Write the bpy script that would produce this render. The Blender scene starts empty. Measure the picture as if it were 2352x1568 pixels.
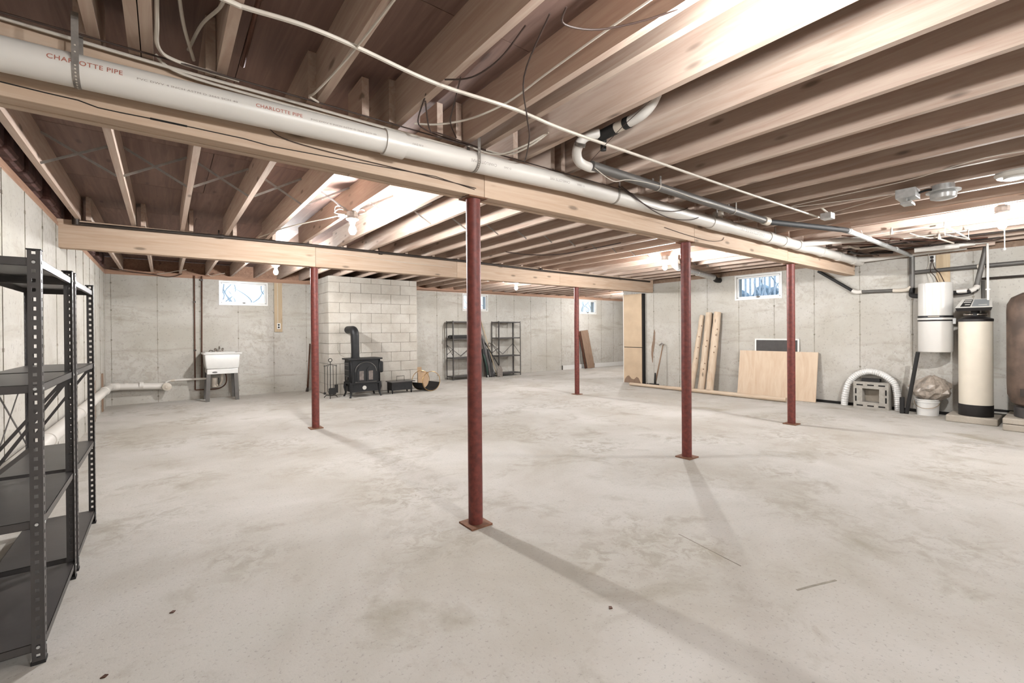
import bpy, bmesh, math, random
from mathutils import Vector, Matrix
random.seed(7)
SC = bpy.context.scene
COL = SC.collection
pi = math.pi

# ---------------------------------------------------------------- camera, world, exposure
cd = bpy.data.cameras.new('camera')
cam = bpy.data.objects.new('camera', cd)
COL.objects.link(cam)
cd.sensor_width = 36.0
cd.lens = 36.0 * 1037.713 / 2352.0
cd.shift_x = 0.0
cd.shift_y = -(784.0 - 765.3) / 2352.0
cd.clip_start = 0.02
yaw, pit, rol = 0.65617, 0.00394, -0.00805
f = Vector((math.sin(yaw) * math.cos(pit), math.cos(yaw) * math.cos(pit), -math.sin(pit)))
r0 = Vector((math.cos(yaw), -math.sin(yaw), 0))
u0 = r0.cross(f)
rr = math.cos(rol) * r0 + math.sin(rol) * u0
uu = -math.sin(rol) * r0 + math.cos(rol) * u0
M = Matrix(((rr.x, uu.x, -f.x, 0), (rr.y, uu.y, -f.y, 0), (rr.z, uu.z, -f.z, 1.35), (0, 0, 0, 1)))
cam.matrix_world = M
SC.camera = cam

w = bpy.data.worlds.new('sky')
SC.world = w
w.use_nodes = True
wn = w.node_tree.nodes
wl = w.node_tree.links
bg = wn['Background']
tc = wn.new('ShaderNodeTexCoord')
sp = wn.new('ShaderNodeSeparateXYZ')
cr = wn.new('ShaderNodeValToRGB')
cr.color_ramp.elements[0].position = 0.0
cr.color_ramp.elements[0].color = (0.78, 0.88, 1.0, 1)
cr.color_ramp.elements[1].position = 0.6
cr.color_ramp.elements[1].color = (0.62, 0.80, 1.0, 1)
wl.new(tc.outputs['Generated'], sp.inputs[0])
wl.new(sp.outputs['Z'], cr.inputs[0])
wl.new(cr.outputs[0], bg.inputs['Color'])
bg.inputs['Strength'].default_value = 1.9

vs = SC.view_settings
SC.display_settings.display_device = 'sRGB'
vs.view_transform = 'Standard'
vs.look = 'None'
vs.gamma = 1.0
vs.use_curve_mapping = False
vs.exposure = 0.25
SC.cycles.max_bounces = 10
SC.cycles.diffuse_bounces = 8
SC.cycles.sample_clamp_indirect = 8.0
BULB = 3500.0
BULB_COL = (0.97, 0.98, 0.98)

# ---------------------------------------------------------------- materials
ALB = 0.66
def srgb(c):
    o = []
    for v in c[:3]:
        v /= 255.0
        o.append(v / 12.92 if v <= 0.04045 else ((v + 0.055) / 1.055) ** 2.4)
    return (o[0] * ALB, o[1] * ALB, o[2] * ALB, 1.0)

def newmat(name):
    m = bpy.data.materials.new(name)
    m.use_nodes = True
    return m, m.node_tree.nodes, m.node_tree.links, m.node_tree.nodes['Principled BSDF']

def mixc(n, l, fac, a, b, mode='MIX'):
    x = n.new('ShaderNodeMix')
    x.data_type = 'RGBA'
    x.blend_type = mode
    for sock, v in ((x.inputs[0], fac), (x.inputs[6], a), (x.inputs[7], b)):
        if hasattr(v, 'is_output'):
            l.new(v, sock)
        elif isinstance(v, (int, float)):
            sock.default_value = v
        else:
            sock.default_value = v
    return x.outputs[2]

def ramp(n, l, src, p0, p1, c0=(0, 0, 0, 1), c1=(1, 1, 1, 1)):
    c = n.new('ShaderNodeValToRGB')
    c.color_ramp.elements[0].position = p0
    c.color_ramp.elements[1].position = p1
    c.color_ramp.elements[0].color = c0
    c.color_ramp.elements[1].color = c1
    l.new(src, c.inputs[0])
    return c.outputs[0]

def coords(n, l, scale=(1, 1, 1), rot=(0, 0, 0), world=False):
    mp = n.new('ShaderNodeMapping')
    mp.inputs['Scale'].default_value = scale
    mp.inputs['Rotation'].default_value = rot
    if world:
        g = n.new('ShaderNodeNewGeometry')
        l.new(g.outputs['Position'], mp.inputs[0])
    else:
        t = n.new('ShaderNodeTexCoord')
        l.new(t.outputs['Object'], mp.inputs[0])
    return mp.outputs[0]

def noise(n, l, vec, scale, detail=4, rough=0.55, dist=0.0):
    t = n.new('ShaderNodeTexNoise')
    t.inputs['Scale'].default_value = scale
    t.inputs['Detail'].default_value = detail
    t.inputs['Roughness'].default_value = rough
    t.inputs['Distortion'].default_value = dist
    l.new(vec, t.inputs['Vector'])
    return t.outputs['Fac']

def bump(n, l, b, h, strength=0.3, dist=0.01):
    bp = n.new('ShaderNodeBump')
    bp.inputs['Strength'].default_value = strength
    bp.inputs['Distance'].default_value = dist
    l.new(h, bp.inputs['Height'])
    l.new(bp.outputs[0], b.inputs['Normal'])

def plain(name, c, rough=0.5, metal=0.0, var=0.10, vs_=14.0, emit=None, alpha=None):
    m, n, l, b = newmat(name)
    base = srgb(c)
    dk = tuple(v * (1 - var * 2.2) for v in base[:3]) + (1,)
    v = coords(n, l)
    col = mixc(n, l, ramp(n, l, noise(n, l, v, vs_), 0.35, 0.7), dk, base)
    l.new(col, b.inputs['Base Color'])
    b.inputs['Roughness'].default_value = rough
    b.inputs['Metallic'].default_value = metal
    bump(n, l, b, noise(n, l, v, vs_ * 6), 0.08, 0.002)
    return m

def concrete(name, lt, dk, stain, world=True, big=0.8, grain=90.0, streak=True, blotch=0.5, mottle=0.0):
    m, n, l, b = newmat(name)
    v = coords(n, l, world=world)
    vs2 = coords(n, l, (0.45, 0.45, 2.6) if streak else (1, 1, 1), world=world)
    a = noise(n, l, v, big, 6, 0.6, 0.4)
    c1 = mixc(n, l, ramp(n, l, a, 0.36, 0.62), srgb(dk), srgb(lt))
    s = noise(n, l, vs2, 1.6, 6, 0.65, 0.5)
    c2 = mixc(n, l, ramp(n, l, s, 0.56, 0.74, (0, 0, 0, 1), (blotch,) * 3 + (1,)), c1, srgb(stain))
    if mottle:
        mt = noise(n, l, v, 9.0, 5, 0.7, 0.8)
        mk = noise(n, l, v, 0.9, 3, 0.5)
        mm = n.new('ShaderNodeMath')
        mm.operation = 'MULTIPLY'
        l.new(ramp(n, l, mt, 0.46, 0.60), mm.inputs[0])
        l.new(ramp(n, l, mk, 0.48, 0.62, (0, 0, 0, 1), (mottle,) * 3 + (1,)), mm.inputs[1])
        c2 = mixc(n, l, mm.outputs[0], c2, srgb(stain))
    g = noise(n, l, v, grain, 3, 0.7)
    c3 = mixc(n, l, ramp(n, l, g, 0.3, 0.42, (0.5, 0.5, 0.5, 1), (0, 0, 0, 1)), c2, srgb(tuple(x * 0.72 for x in dk)))
    l.new(c3, b.inputs['Base Color'])
    b.inputs['Roughness'].default_value = 0.85
    bump(n, l, b, g, 0.25, 0.004)
    return m

def wood(name, lt, dk, axis=0, knots=0.55, rough=0.75, grain=1.0, tint=0.12):
    m, n, l, b = newmat(name)
    sc = [22.0, 22.0, 22.0]
    sc[axis] = 1.3
    t = n.new('ShaderNodeTexCoord')
    oi = n.new('ShaderNodeObjectInfo')
    mp = n.new('ShaderNodeMapping')
    mp.inputs['Scale'].default_value = sc
    ad = n.new('ShaderNodeVectorMath')
    ad.operation = 'ADD'
    cmb = n.new('ShaderNodeCombineXYZ')
    mu = n.new('ShaderNodeMath')
    mu.operation = 'MULTIPLY'
    mu.inputs[1].default_value = 37.0
    l.new(oi.outputs['Random'], mu.inputs[0])
    for i in range(3):
        l.new(mu.outputs[0], cmb.inputs[i])
    l.new(t.outputs['Object'], ad.inputs[0])
    l.new(cmb.outputs[0], ad.inputs[1])
    l.new(ad.outputs[0], mp.inputs[0])
    g = noise(n, l, mp.outputs[0], grain, 6, 0.6, 1.2)
    c1 = mixc(n, l, ramp(n, l, g, 0.3, 0.68), srgb(dk), srgb(lt))
    # broad figure
    mp2 = n.new('ShaderNodeMapping')
    s2 = [5.0] * 3
    s2[axis] = 0.5
    mp2.inputs['Scale'].default_value = s2
    l.new(ad.outputs[0], mp2.inputs[0])
    g2 = noise(n, l, mp2.outputs[0], 1.0, 3, 0.5, 1.0)
    c1 = mixc(n, l, ramp(n, l, g2, 0.5, 0.75, (0, 0, 0, 1), (0.45, 0.45, 0.45, 1)), c1, srgb(tuple(a * 0.5 + c * 0.5 for a, c in zip(lt, dk))))
    # knots
    mp3 = n.new('ShaderNodeMapping')
    s3 = [7.0] * 3
    s3[axis] = 2.2
    mp3.inputs['Scale'].default_value = s3
    l.new(ad.outputs[0], mp3.inputs[0])
    vo = n.new('ShaderNodeTexVoronoi')
    vo.inputs['Scale'].default_value = 1.0
    l.new(mp3.outputs[0], vo.inputs['Vector'])
    k = ramp(n, l, vo.outputs['Distance'], 0.07, 0.15, (knots,) * 3 + (1,), (0, 0, 0, 1))
    c2 = mixc(n, l, k, c1, srgb(tuple(x * 0.55 for x in dk)))
    hs = n.new('ShaderNodeHueSaturation')
    mr = n.new('ShaderNodeMapRange')
    mr.inputs[3].default_value = 1.0 - tint
    mr.inputs[4].default_value = 1.0 + tint * 0.5
    l.new(oi.outputs['Random'], mr.inputs[0])
    l.new(mr.outputs[0], hs.inputs['Value'])
    l.new(c2, hs.inputs['Color'])
    l.new(hs.outputs[0], b.inputs['Base Color'])
    b.inputs['Roughness'].default_value = rough
    bump(n, l, b, g, 0.15, 0.003)
    return m

def emis(name, c, s):
    m, n, l, b = newmat(name)
    e = n.new('ShaderNodeEmission')
    e.inputs[0].default_value = (c[0], c[1], c[2], 1)
    e.inputs[1].default_value = s
    l.new(e.outputs[0], n['Material Output'].inputs[0])
    return m

def glassmat(name):
    m, n, l, b = newmat(name)
    b.inputs['Base Color'].default_value = (0.93, 0.97, 1, 1)
    b.inputs['Roughness'].default_value = 0.02
    tr = n.new('ShaderNodeBsdfTransparent')
    tr.inputs[0].default_value = (0.93, 0.97, 1.0, 1)
    mx = n.new('ShaderNodeMixShader')
    fr = n.new('ShaderNodeFresnel')
    fr.inputs[0].default_value = 1.3
    gl = n.new('ShaderNodeBsdfGlossy')
    gl.inputs['Roughness'].default_value = 0.03
    l.new(fr.outputs[0], mx.inputs[0])
    l.new(tr.outputs[0], mx.inputs[1])
    l.new(gl.outputs[0], mx.inputs[2])
    l.new(mx.outputs[0], n['Material Output'].inputs[0])
    return m

MT = {}
MT['floor'] = concrete('floor_concrete', (214, 209, 202), (192, 185, 174), (166, 158, 142), big=0.7, streak=False, grain=55.0, blotch=0.95, mottle=0.6)
MT['wall'] = concrete('wall_concrete', (208, 203, 195), (190, 184, 173), (150, 140, 120), big=0.9, grain=30.0, blotch=0.6, mottle=0.3)
MT['seam'] = plain('seam_concrete', (178, 170, 155), 0.9, var=0.2)  # a tone darker than the wall concrete, for seams, ties and cracks
MT['block'] = concrete('block_concrete', (205, 198, 188), (190, 182, 170), (176, 168, 156), big=2.5, streak=False, grain=70.0, blotch=0.4)
MT['mortar'] = plain('mortar', (158, 150, 138), 0.95, var=0.15)
MT['joist'] = wood('joist_wood', (222, 201, 184), (196, 166, 148), 1, knots=0.7)
MT['joistx'] = wood('blocking_wood', (222, 194, 164), (190, 154, 120), 0)
MT['beam'] = wood('beam_wood', (226, 201, 178), (206, 175, 148), 0, knots=0.7)
MT['plate'] = wood('plate_wood', (190, 150, 124), (150, 112, 90), 0)
MT['platey'] = wood('plate_wood_y', (190, 150, 124), (150, 112, 90), 1)
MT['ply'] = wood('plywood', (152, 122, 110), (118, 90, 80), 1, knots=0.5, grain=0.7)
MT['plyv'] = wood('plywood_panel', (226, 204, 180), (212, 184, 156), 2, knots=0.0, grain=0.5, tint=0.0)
MT['postwood'] = wood('peeled_log', (230, 212, 190), (202, 174, 146), 2, knots=0.8)
MT['polewood'] = wood('pole_wood', (226, 208, 186), (196, 168, 140), 1, knots=0.6)
MT['board'] = wood('board_wood', (216, 194, 162), (200, 174, 140), 2, knots=0.2)
MT['brownboard'] = wood('brown_board', (160, 132, 110), (130, 104, 84), 2, knots=0.2)
MT['tan'] = plain('tan_panel', (214, 188, 158), 0.85, var=0.07, vs_=3.0)
MT['red'] = plain('red_steel', (134, 60, 50), 0.55, 0.1, var=0.22, vs_=26.0)
MT['rust'] = plain('rusty_plate', (150, 104, 76), 0.8, 0.1, var=0.2, vs_=30.0)
MT['pvc'] = plain('white_pvc', (236, 230, 222), 0.35, var=0.03, vs_=4.0)
MT['pvcd'] = plain('cream_pvc', (224, 212, 196), 0.45, var=0.05, vs_=4.0)
MT['galv'] = plain('galvanised', (226, 226, 224), 0.35, 0.3, var=0.12, vs_=20.0)
MT['strap'] = plain('strap_steel', (160, 152, 144), 0.5, 0.35, var=0.15, vs_=30.0)
MT['black'] = plain('black_paint', (34, 30, 30), 0.5, 0.2, var=0.1)
MT['rubber'] = plain('black_rubber', (26, 23, 22), 0.7, var=0.1)
MT['shelf'] = plain('shelf_grey', (92, 88, 87), 0.38, 0.3, var=0.10, vs_=8.0)
MT['iron'] = plain('cast_iron', (40, 40, 42), 0.55, 0.35, var=0.15)
MT['darkpipe'] = plain('dark_pipe', (72, 62, 56), 0.5, 0.4, var=0.15)
MT['copper'] = plain('copper', (112, 74, 58), 0.45, 0.6, var=0.15)
MT['cablew'] = plain('white_cable', (228, 218, 204), 0.6, var=0.05)
MT['cableb'] = plain('dark_cable', (70, 50, 42), 0.6, var=0.08)
MT['white'] = plain('white_enamel', (240, 238, 234), 0.3, var=0.02)
MT['plastic'] = plain('white_plastic', (232, 228, 220), 0.45, var=0.03)
MT['cream'] = plain('cream_tank', (236, 226, 208), 0.5, var=0.03, vs_=6.0)
MT['vac'] = plain('beige_metal', (226, 222, 216), 0.22, 0.0, var=0.02, vs_=3.0)
MT['tank'] = plain('brown_tank', (120, 98, 84), 0.6, 0.2, var=0.25, vs_=6.0)
MT['slab'] = concrete('slab_block', (186, 176, 162), (170, 160, 146), (150, 140, 126), big=3.0, streak=False)
MT['gblock'] = plain('grey_block', (184, 178, 168), 0.9, var=0.1, vs_=24.0)
MT['brass'] = plain('brass', (206, 168, 110), 0.3, 0.9, var=0.05)
MT['chrome'] = plain('chrome', (190, 180, 170), 0.2, 0.95, var=0.05)
MT['card'] = plain('cardboard', (204, 172, 138), 0.85, var=0.06)
MT['glassblk'] = plain('stove_glass', (150, 138, 132), 0.25, var=0.2)
MT['bag'] = plain('clear_bag', (196, 182, 168), 0.35, var=0.2, vs_=18.0)
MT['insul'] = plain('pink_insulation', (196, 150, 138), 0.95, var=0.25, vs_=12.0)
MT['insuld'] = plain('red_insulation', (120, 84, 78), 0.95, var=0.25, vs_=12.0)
MT['screen'] = plain('dark_screen', (72, 68, 66), 0.7, var=0.1)
MT['panelgrey'] = plain('grey_panel', (158, 162, 164), 0.5, var=0.04)
MT['greenp'] = plain('dark_green', (34, 66, 54), 0.6, var=0.1)
MT['greyleg'] = plain('grey_leg', (112, 108, 104), 0.5, 0.3, var=0.06)
MT['ink'] = plain('red_print', (192, 118, 100), 0.6, var=0.05)
MT['inkg'] = plain('grey_print', (158, 146, 138), 0.6, var=0.05)
MT['snow'] = plain('pale_ground', (226, 234, 240), 0.9, var=0.06)
MT['twig'] = plain('blue_twig', (250, 252, 255), 0.9, var=0.2)
MT['hedge'] = plain('hedge', (205, 222, 232), 0.95, var=0.25, vs_=5.0)
MT['fence'] = plain('grey_fence', (254, 254, 255), 0.8, var=0.1)
MT['glass'] = glassmat('window_glass')
MT['bulb'] = emis('bulb_glow', BULB_COL, BULB)
MT['bulb_low'] = emis('bulb_glow_low', BULB_COL, BULB * 0.32)
MT['bulb_high'] = emis('bulb_glow_high', BULB_COL, BULB * 1.3)
MT['dark'] = plain('dark_gap', (24, 20, 18), 0.95, var=0.05)

# ---------------------------------------------------------------- mesh helpers
OFF = {}

class MB:
    def __init__(s):
        s.v, s.f, s.sm = [], [], []
    def add(s, vs_, fs, smooth=False):
        b = len(s.v)
        s.v += [tuple(p) for p in vs_]
        s.f += [tuple(i + b for i in q) for q in fs]
        s.sm += [smooth] * len(fs)
        return s
    def box(s, x0, x1, y0, y1, z0, z1, bev=0.0):
        if bev <= 0:
            vs_ = [(x, y, z) for z in (z0, z1) for y in (y0, y1) for x in (x0, x1)]
            return s.add(vs_, [(0, 2, 3, 1), (4, 5, 7, 6), (0, 1, 5, 4), (2, 6, 7, 3), (0, 4, 6, 2), (1, 3, 7, 5)])
        bm = bmesh.new()
        bmesh.ops.create_cube(bm, size=1.0)
        for q in bm.verts:
            q.co = Vector(((x0 + x1) / 2 + q.co.x * (x1 - x0), (y0 + y1) / 2 + q.co.y * (y1 - y0), (z0 + z1) / 2 + q.co.z * (z1 - z0)))
        bmesh.ops.bevel(bm, geom=list(bm.edges), offset=bev, segments=2, affect='EDGES', profile=0.5)
        bm.verts.index_update()
        s.add([q.co[:] for q in bm.verts], [[q.index for q in fc.verts] for fc in bm.faces])
        bm.free()
        return s
    def bar(s, a, b, w, h, up=(0, 0, 1)):
        a, b = Vector(a), Vector(b)
        d = (b - a).normalized()
        u = Vector(up)
        x = d.cross(u)
        if x.length < 1e-4:
            x = d.cross(Vector((1, 0, 0)))
        x.normalize()
        u = x.cross(d)
        vs_ = []
        for p in (a, b):
            for i, j in ((-1, -1), (1, -1), (1, 1), (-1, 1)):
                vs_.append(p + x * (w / 2 * i) + u * (h / 2 * j))
        return s.add(vs_, [(0, 3, 2, 1), (4, 5, 6, 7), (0, 1, 5, 4), (1, 2, 6, 5), (2, 3, 7, 6), (3, 0, 4, 7)])
    def tube(s, pts, r, n=10, cap=True, sm=True):
        P = [Vector(p) for p in pts]
        R = r if isinstance(r, (list, tuple)) else [r] * len(P)
        T = []
        for i in range(len(P)):
            a = P[max(i - 1, 0)]
            b = P[min(i + 1, len(P) - 1)]
            T.append((b - a).normalized())
        x = T[0].cross(Vector((0, 0, 1)))
        if x.length < 0.05:
            x = T[0].cross(Vector((0, 1, 0)))
        x.normalize()
        vs_ = []
        for i, p in enumerate(P):
            x = (x - T[i] * x.dot(T[i]))
            x.normalize()
            y = T[i].cross(x)
            for k in range(n):
                a = 2 * pi * k / n
                vs_.append(p + (x * math.cos(a) + y * math.sin(a)) * R[i])
        fs = []
        for i in range(len(P) - 1):
            for k in range(n):
                k2 = (k + 1) % n
                fs.append((i * n + k, i * n + k2, (i + 1) * n + k2, (i + 1) * n + k))
        s.add(vs_, fs, sm)
        if cap:
            m = len(P) - 1
            s.add(vs_[:n], [tuple(range(n))[::-1]])
            s.add(vs_[m * n:], [tuple(range(n))])
        return s
    def lathe(s, prof, c=(0, 0, 0), axis=2, n=24, sm=True):
        vs_ = []
        for r, h in prof:
            for k in range(n):
                a = 2 * pi * k / n
                p = [r * math.cos(a), r * math.sin(a), h]
                if axis == 0:
                    p = [p[2], p[0], p[1]]
                elif axis == 1:
                    p = [p[1], p[2], p[0]]
                vs_.append((p[0] + c[0], p[1] + c[1], p[2] + c[2]))
        fs = []
        for i in range(len(prof) - 1):
            for k in range(n):
                k2 = (k + 1) % n
                fs.append((i * n + k, i * n + k2, (i + 1) * n + k2, (i + 1) * n + k))
        s.add(vs_, fs, sm)
        s.add(vs_[:n], [tuple(range(n))[::-1]])
        s.add(vs_[-n:], [tuple(range(n))])
        return s
    def prism(s, poly, axis, a, b):
        def P(u, v, t):
            return {0: (t, u, v), 1: (u, t, v), 2: (u, v, t)}[axis]
        n = len(poly)
        vs_ = [P(u, v, a) for u, v in poly] + [P(u, v, b) for u, v in poly]
        fs = [tuple(range(n))[::-1], tuple(range(n, 2 * n))]
        fs += [(i, (i + 1) % n, n + (i + 1) % n, n + i) for i in range(n)]
        return s.add(vs_, fs)
    def ring(s, c, R, r, axis=1, n=32, m=8, a0=0.0, a1=2 * pi):
        pts = []
        closed = abs(a1 - a0 - 2 * pi) < 1e-6
        for i in range(n + 1):
            a = a0 + (a1 - a0) * i / n
            u, v = R * math.cos(a), R * math.sin(a)
            pts.append({0: (c[0], c[1] + u, c[2] + v), 1: (c[0] + u, c[1], c[2] + v), 2: (c[0] + u, c[1] + v, c[2])}[axis])
        return s.tube(pts, r, m, cap=not closed)
    def build(s, name, mat, parent=None, **kw):
        me = bpy.data.meshes.new(name)
        off = OFF.get(parent.name, Vector((0, 0, 0))) if parent else Vector((0, 0, 0))
        me.from_pydata([(p[0] - off.x, p[1] - off.y, p[2] - off.z) for p in s.v], [], s.f)
        for i, p in enumerate(me.polygons):
            p.use_smooth = s.sm[i]
        bm = bmesh.new()
        bm.from_mesh(me)
        bmesh.ops.remove_doubles(bm, verts=bm.verts, dist=1e-6)
        bmesh.ops.recalc_face_normals(bm, faces=bm.faces)
        for e in bm.edges:
            if len(e.link_faces) == 2 and e.calc_face_angle(0.0) > 0.62:
                e.smooth = False
        bm.to_mesh(me)
        bm.free()
        me.materials.append(MT[mat] if isinstance(mat, str) else mat)
        o = bpy.data.objects.new(name, me)
        COL.objects.link(o)
        if parent:
            o.parent = parent
            OFF[o.name] = off
        for k, v in kw.items():
            o[k] = v
        return o

def thing(name, label, cat, loc, group=None, kind='thing'):
    o = bpy.data.objects.new(name, None)
    COL.objects.link(o)
    o.empty_display_size = 0.1
    o.location = loc
    OFF[o.name] = Vector(loc)
    o['label'] = label
    o['category'] = cat
    o['kind'] = kind
    if group:
        o['group'] = group
    return o

def copy_tree(o, loc, label=None):
    c = o.copy()
    COL.objects.link(c)
    c.location = loc
    OFF[c.name] = Vector(loc)
    if label:
        c['label'] = label
    for ch in list(o.children):
        d = ch.copy()
        COL.objects.link(d)
        d.parent = c
        for g in list(ch.children):
            e = g.copy()
            COL.objects.link(e)
            e.parent = d
    return c

def struct(name, mb, mat):
    o = mb.build(name, mat)
    o['kind'] = 'structure'
    return o

def smooth(pts, k=6):
    P = [Vector(p) for p in pts]
    out = []
    for i in range(len(P) - 1):
        p0, p1, p2, p3 = P[max(i - 1, 0)], P[i], P[i + 1], P[min(i + 2, len(P) - 1)]
        for j in range(k):
            t = j / k
            out.append(0.5 * ((2 * p1) + (p2 - p0) * t + (2 * p0 - 5 * p1 + 4 * p2 - p3) * t * t + (3 * p1 - p0 - 3 * p2 + p3) * t ** 3))
    out.append(P[-1])
    return out

def cable(name, label, pts, r, mat, cat='cable', k=6, group=None):
    o = MB().tube(smooth(pts, k), r, 6).build(name, mat)
    o['label'] = label
    o['category'] = cat
    o['kind'] = 'thing'
    if group:
        o['group'] = group
    return o
# ---------------------------------------------------------------- room numbers (metres)
XL, XR, YB, YN = -0.88, 9.65, 11.45, -4.6
YC = 7.69           # where the wall on the far side turns the corner
XF = 14.6
ZW, ZJ, ZD = 2.505, 2.59, 2.843    # wall top, joist bottom, deck bottom
TW = 0.25

# ---------------------------------------------------------------- floor
fl = struct('floor', MB().box(XL - TW, XF + TW, YN - TW, YB + TW, -0.15, 0.0), 'floor')
g = MB().box(XR - 0.035, XR + 0.0, 0.2, 3.6, 0.0, 0.045)
g.build('drainage_gap', 'dark', fl)

# ---------------------------------------------------------------- walls with window openings
def wall_with_holes(name, axis, c0, c1, t0, t1, holes):
    mb = MB()
    def bx(a0, a1, z0, z1):
        if a1 - a0 < 1e-4 or z1 - z0 < 1e-4:
            return
        if axis == 0:
            mb.box(a0, a1, t0, t1, z0, z1)
        else:
            mb.box(t0, t1, a0, a1, z0, z1)
    cur = c0
    for (h0, h1, hz0, hz1) in sorted(holes):
        bx(cur, h0, 0.0, ZW)
        bx(h0, h1, 0.0, hz0)
        bx(h0, h1, hz1, ZW)
        cur = h1
    bx(cur, c1, 0.0, ZW)
    return struct(name, mb, 'wall')

WZ0, WZ1 = 1.972, 2.488
w_back_h = [(0.932, 1.862), (6.972, 7.885), (11.90, 12.786)]
wall_back = wall_with_holes('wall_back', 0, XL, XF, YB, YB + TW, [(a + 0.02, b - 0.02, WZ0 + 0.02, WZ1 - 0.01) for a, b in w_back_h])
wall_right = wall_with_holes('wall_right', 1, YN, YC, XR, XR + TW, [(3.80 + 0.02, 4.725 - 0.02, WZ0 + 0.02, WZ1 - 0.01)])
wall_left = wall_with_holes('wall_left', 1, YN, YB + TW, XL - TW, XL, [])
wall_near = wall_with_holes('wall_near', 0, XL - TW, XR + TW, YN - TW, YN, [])
wall_return = wall_with_holes('wall_return', 0, XR + TW, XF + TW, YC - TW, YC, [])
wall_end = wall_with_holes('wall_end', 1, YC - TW, YB + TW, XF, XF + TW, [])

def seams(wall, axis, face, sgn, positions, skip=()):
    ties = MB()
    for i, a in enumerate(positions):
        z1 = ZW
        for h0, h1 in skip:
            if h0 < a < h1:
                z1 = WZ0 - 0.01
        w2, d = 0.0028, 0.004 * sgn
        mb = MB()
        # thin uneven fin of concrete that squeezed between the form panels
        zs = [0.0 + z1 * k / 9.0 for k in range(10)]
        for k in range(9):
            ww = w2 * (0.7 + 0.6 * ((i * 7 + k * 5) % 4) / 3.0)
            if axis == 0:
                mb.box(a - ww, a + ww, min(face, face + d), max(face, face + d), zs[k], zs[k + 1])
            else:
                mb.box(min(face, face + d), max(face, face + d), a - ww, a + ww, zs[k], zs[k + 1])
        mb.build('form_seam', 'seam', wall)
        for z in (0.12, 0.69, 1.25, 1.82, 2.34):
            if z < z1:
                rr_ = 0.013
                if axis == 0:
                    ties.box(a - rr_, a + rr_, min(face, face + d * 1.6), max(face, face + d * 1.6), z - rr_, z + rr_)
                else:
                    ties.box(min(face, face + d * 1.6), max(face, face + d * 1.6), a - rr_, a + rr_, z - rr_, z + rr_)
    ties.build('tie_end', 'seam', wall, kind='stuff')

seams(wall_back, 0, YB, -1, [-0.795 + 0.693 * k for k in range(22)], w_back_h)
seams(wall_right, 1, XR, -1, [6.75 - 0.70 * k for k in range(16)], [(3.8, 4.725)])
seams(wall_left, 1, XL, 1, [11.2 - 0.66 * k for k in range(22)], [])

# ---------------------------------------------------------------- windows
def window(name, axis, a0, a1, face, sgn):
    """sgn: direction from the wall face into the room"""
    o = bpy.data.objects.new(name, None)
    COL.objects.link(o)
    o['kind'] = 'structure'
    base = (((a0 + a1) / 2, face, WZ0) if axis == 0 else (face, (a0 + a1) / 2, WZ0))
    o.location = base
    OFF[o.name] = Vector(base)
    def B(mb, u0, u1, d0, d1, z0, z1):
        d0, d1 = face + sgn * d0, face + sgn * d1
        if d0 > d1:
            d0, d1 = d1, d0
        if axis == 0:
            mb.box(u0, u1, d0, d1, z0, z1)
        else:
            mb.box(d0, d1, u0, u1, z0, z1)
        return mb
    def rect(t, d0, d1, u0, u1, z0, z1):
        m = MB()
        B(m, u0, u1, d0, d1, z0, z0 + t)
        B(m, u0, u1, d0, d1, z1 - t, z1)
        B(m, u0, u0 + t, d0, d1, z0 + t, z1 - t)
        B(m, u1 - t, u1, d0, d1, z0 + t, z1 - t)
        return m
    rect(0.03, -0.13, 0.014, a0, a1, WZ0, WZ1).build('window_frame', 'white', o)
    sash = rect(0.036, -0.06, -0.015, a0 + 0.034, a1 - 0.034, WZ0 + 0.034, WZ1 - 0.034).build('sash', 'white', o)
    m = MB()
    B(m, a0 + 0.07, a1 - 0.07, -0.042, -0.036, WZ0 + 0.07, WZ1 - 0.07)
    m.build('pane', 'glass', sash)
    c = (a0 + a1) / 2
    m = MB()
    B(m, c - 0.035, c + 0.035, -0.015, 0.006, WZ0 + 0.045, WZ0 + 0.06)
    B(m, c - 0.012, c + 0.012, -0.015, 0.012, WZ0 + 0.035, WZ0 + 0.07)
    m.build('latch', 'greyleg', sash)
    for u, z in ((a0 + 0.05, WZ0 + 0.05), (a1 - 0.05, WZ0 + 0.05), (a0 + 0.05, WZ1 - 0.05), (a1 - 0.05, WZ1 - 0.05)):
        m = MB()
        B(m, u - 0.007, u + 0.007, -0.015, -0.008, z - 0.007, z + 0.007)
        m.build('corner_screw', 'greyleg', sash)
    return o
window('window_1', 0, 0.932, 1.862, YB, -1)
window('window_2', 0, 6.972, 7.885, YB, -1)
window('window_3', 0, 11.90, 12.786, YB, -1)
window('window_4', 1, 3.80, 4.725, XR, -1)

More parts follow.
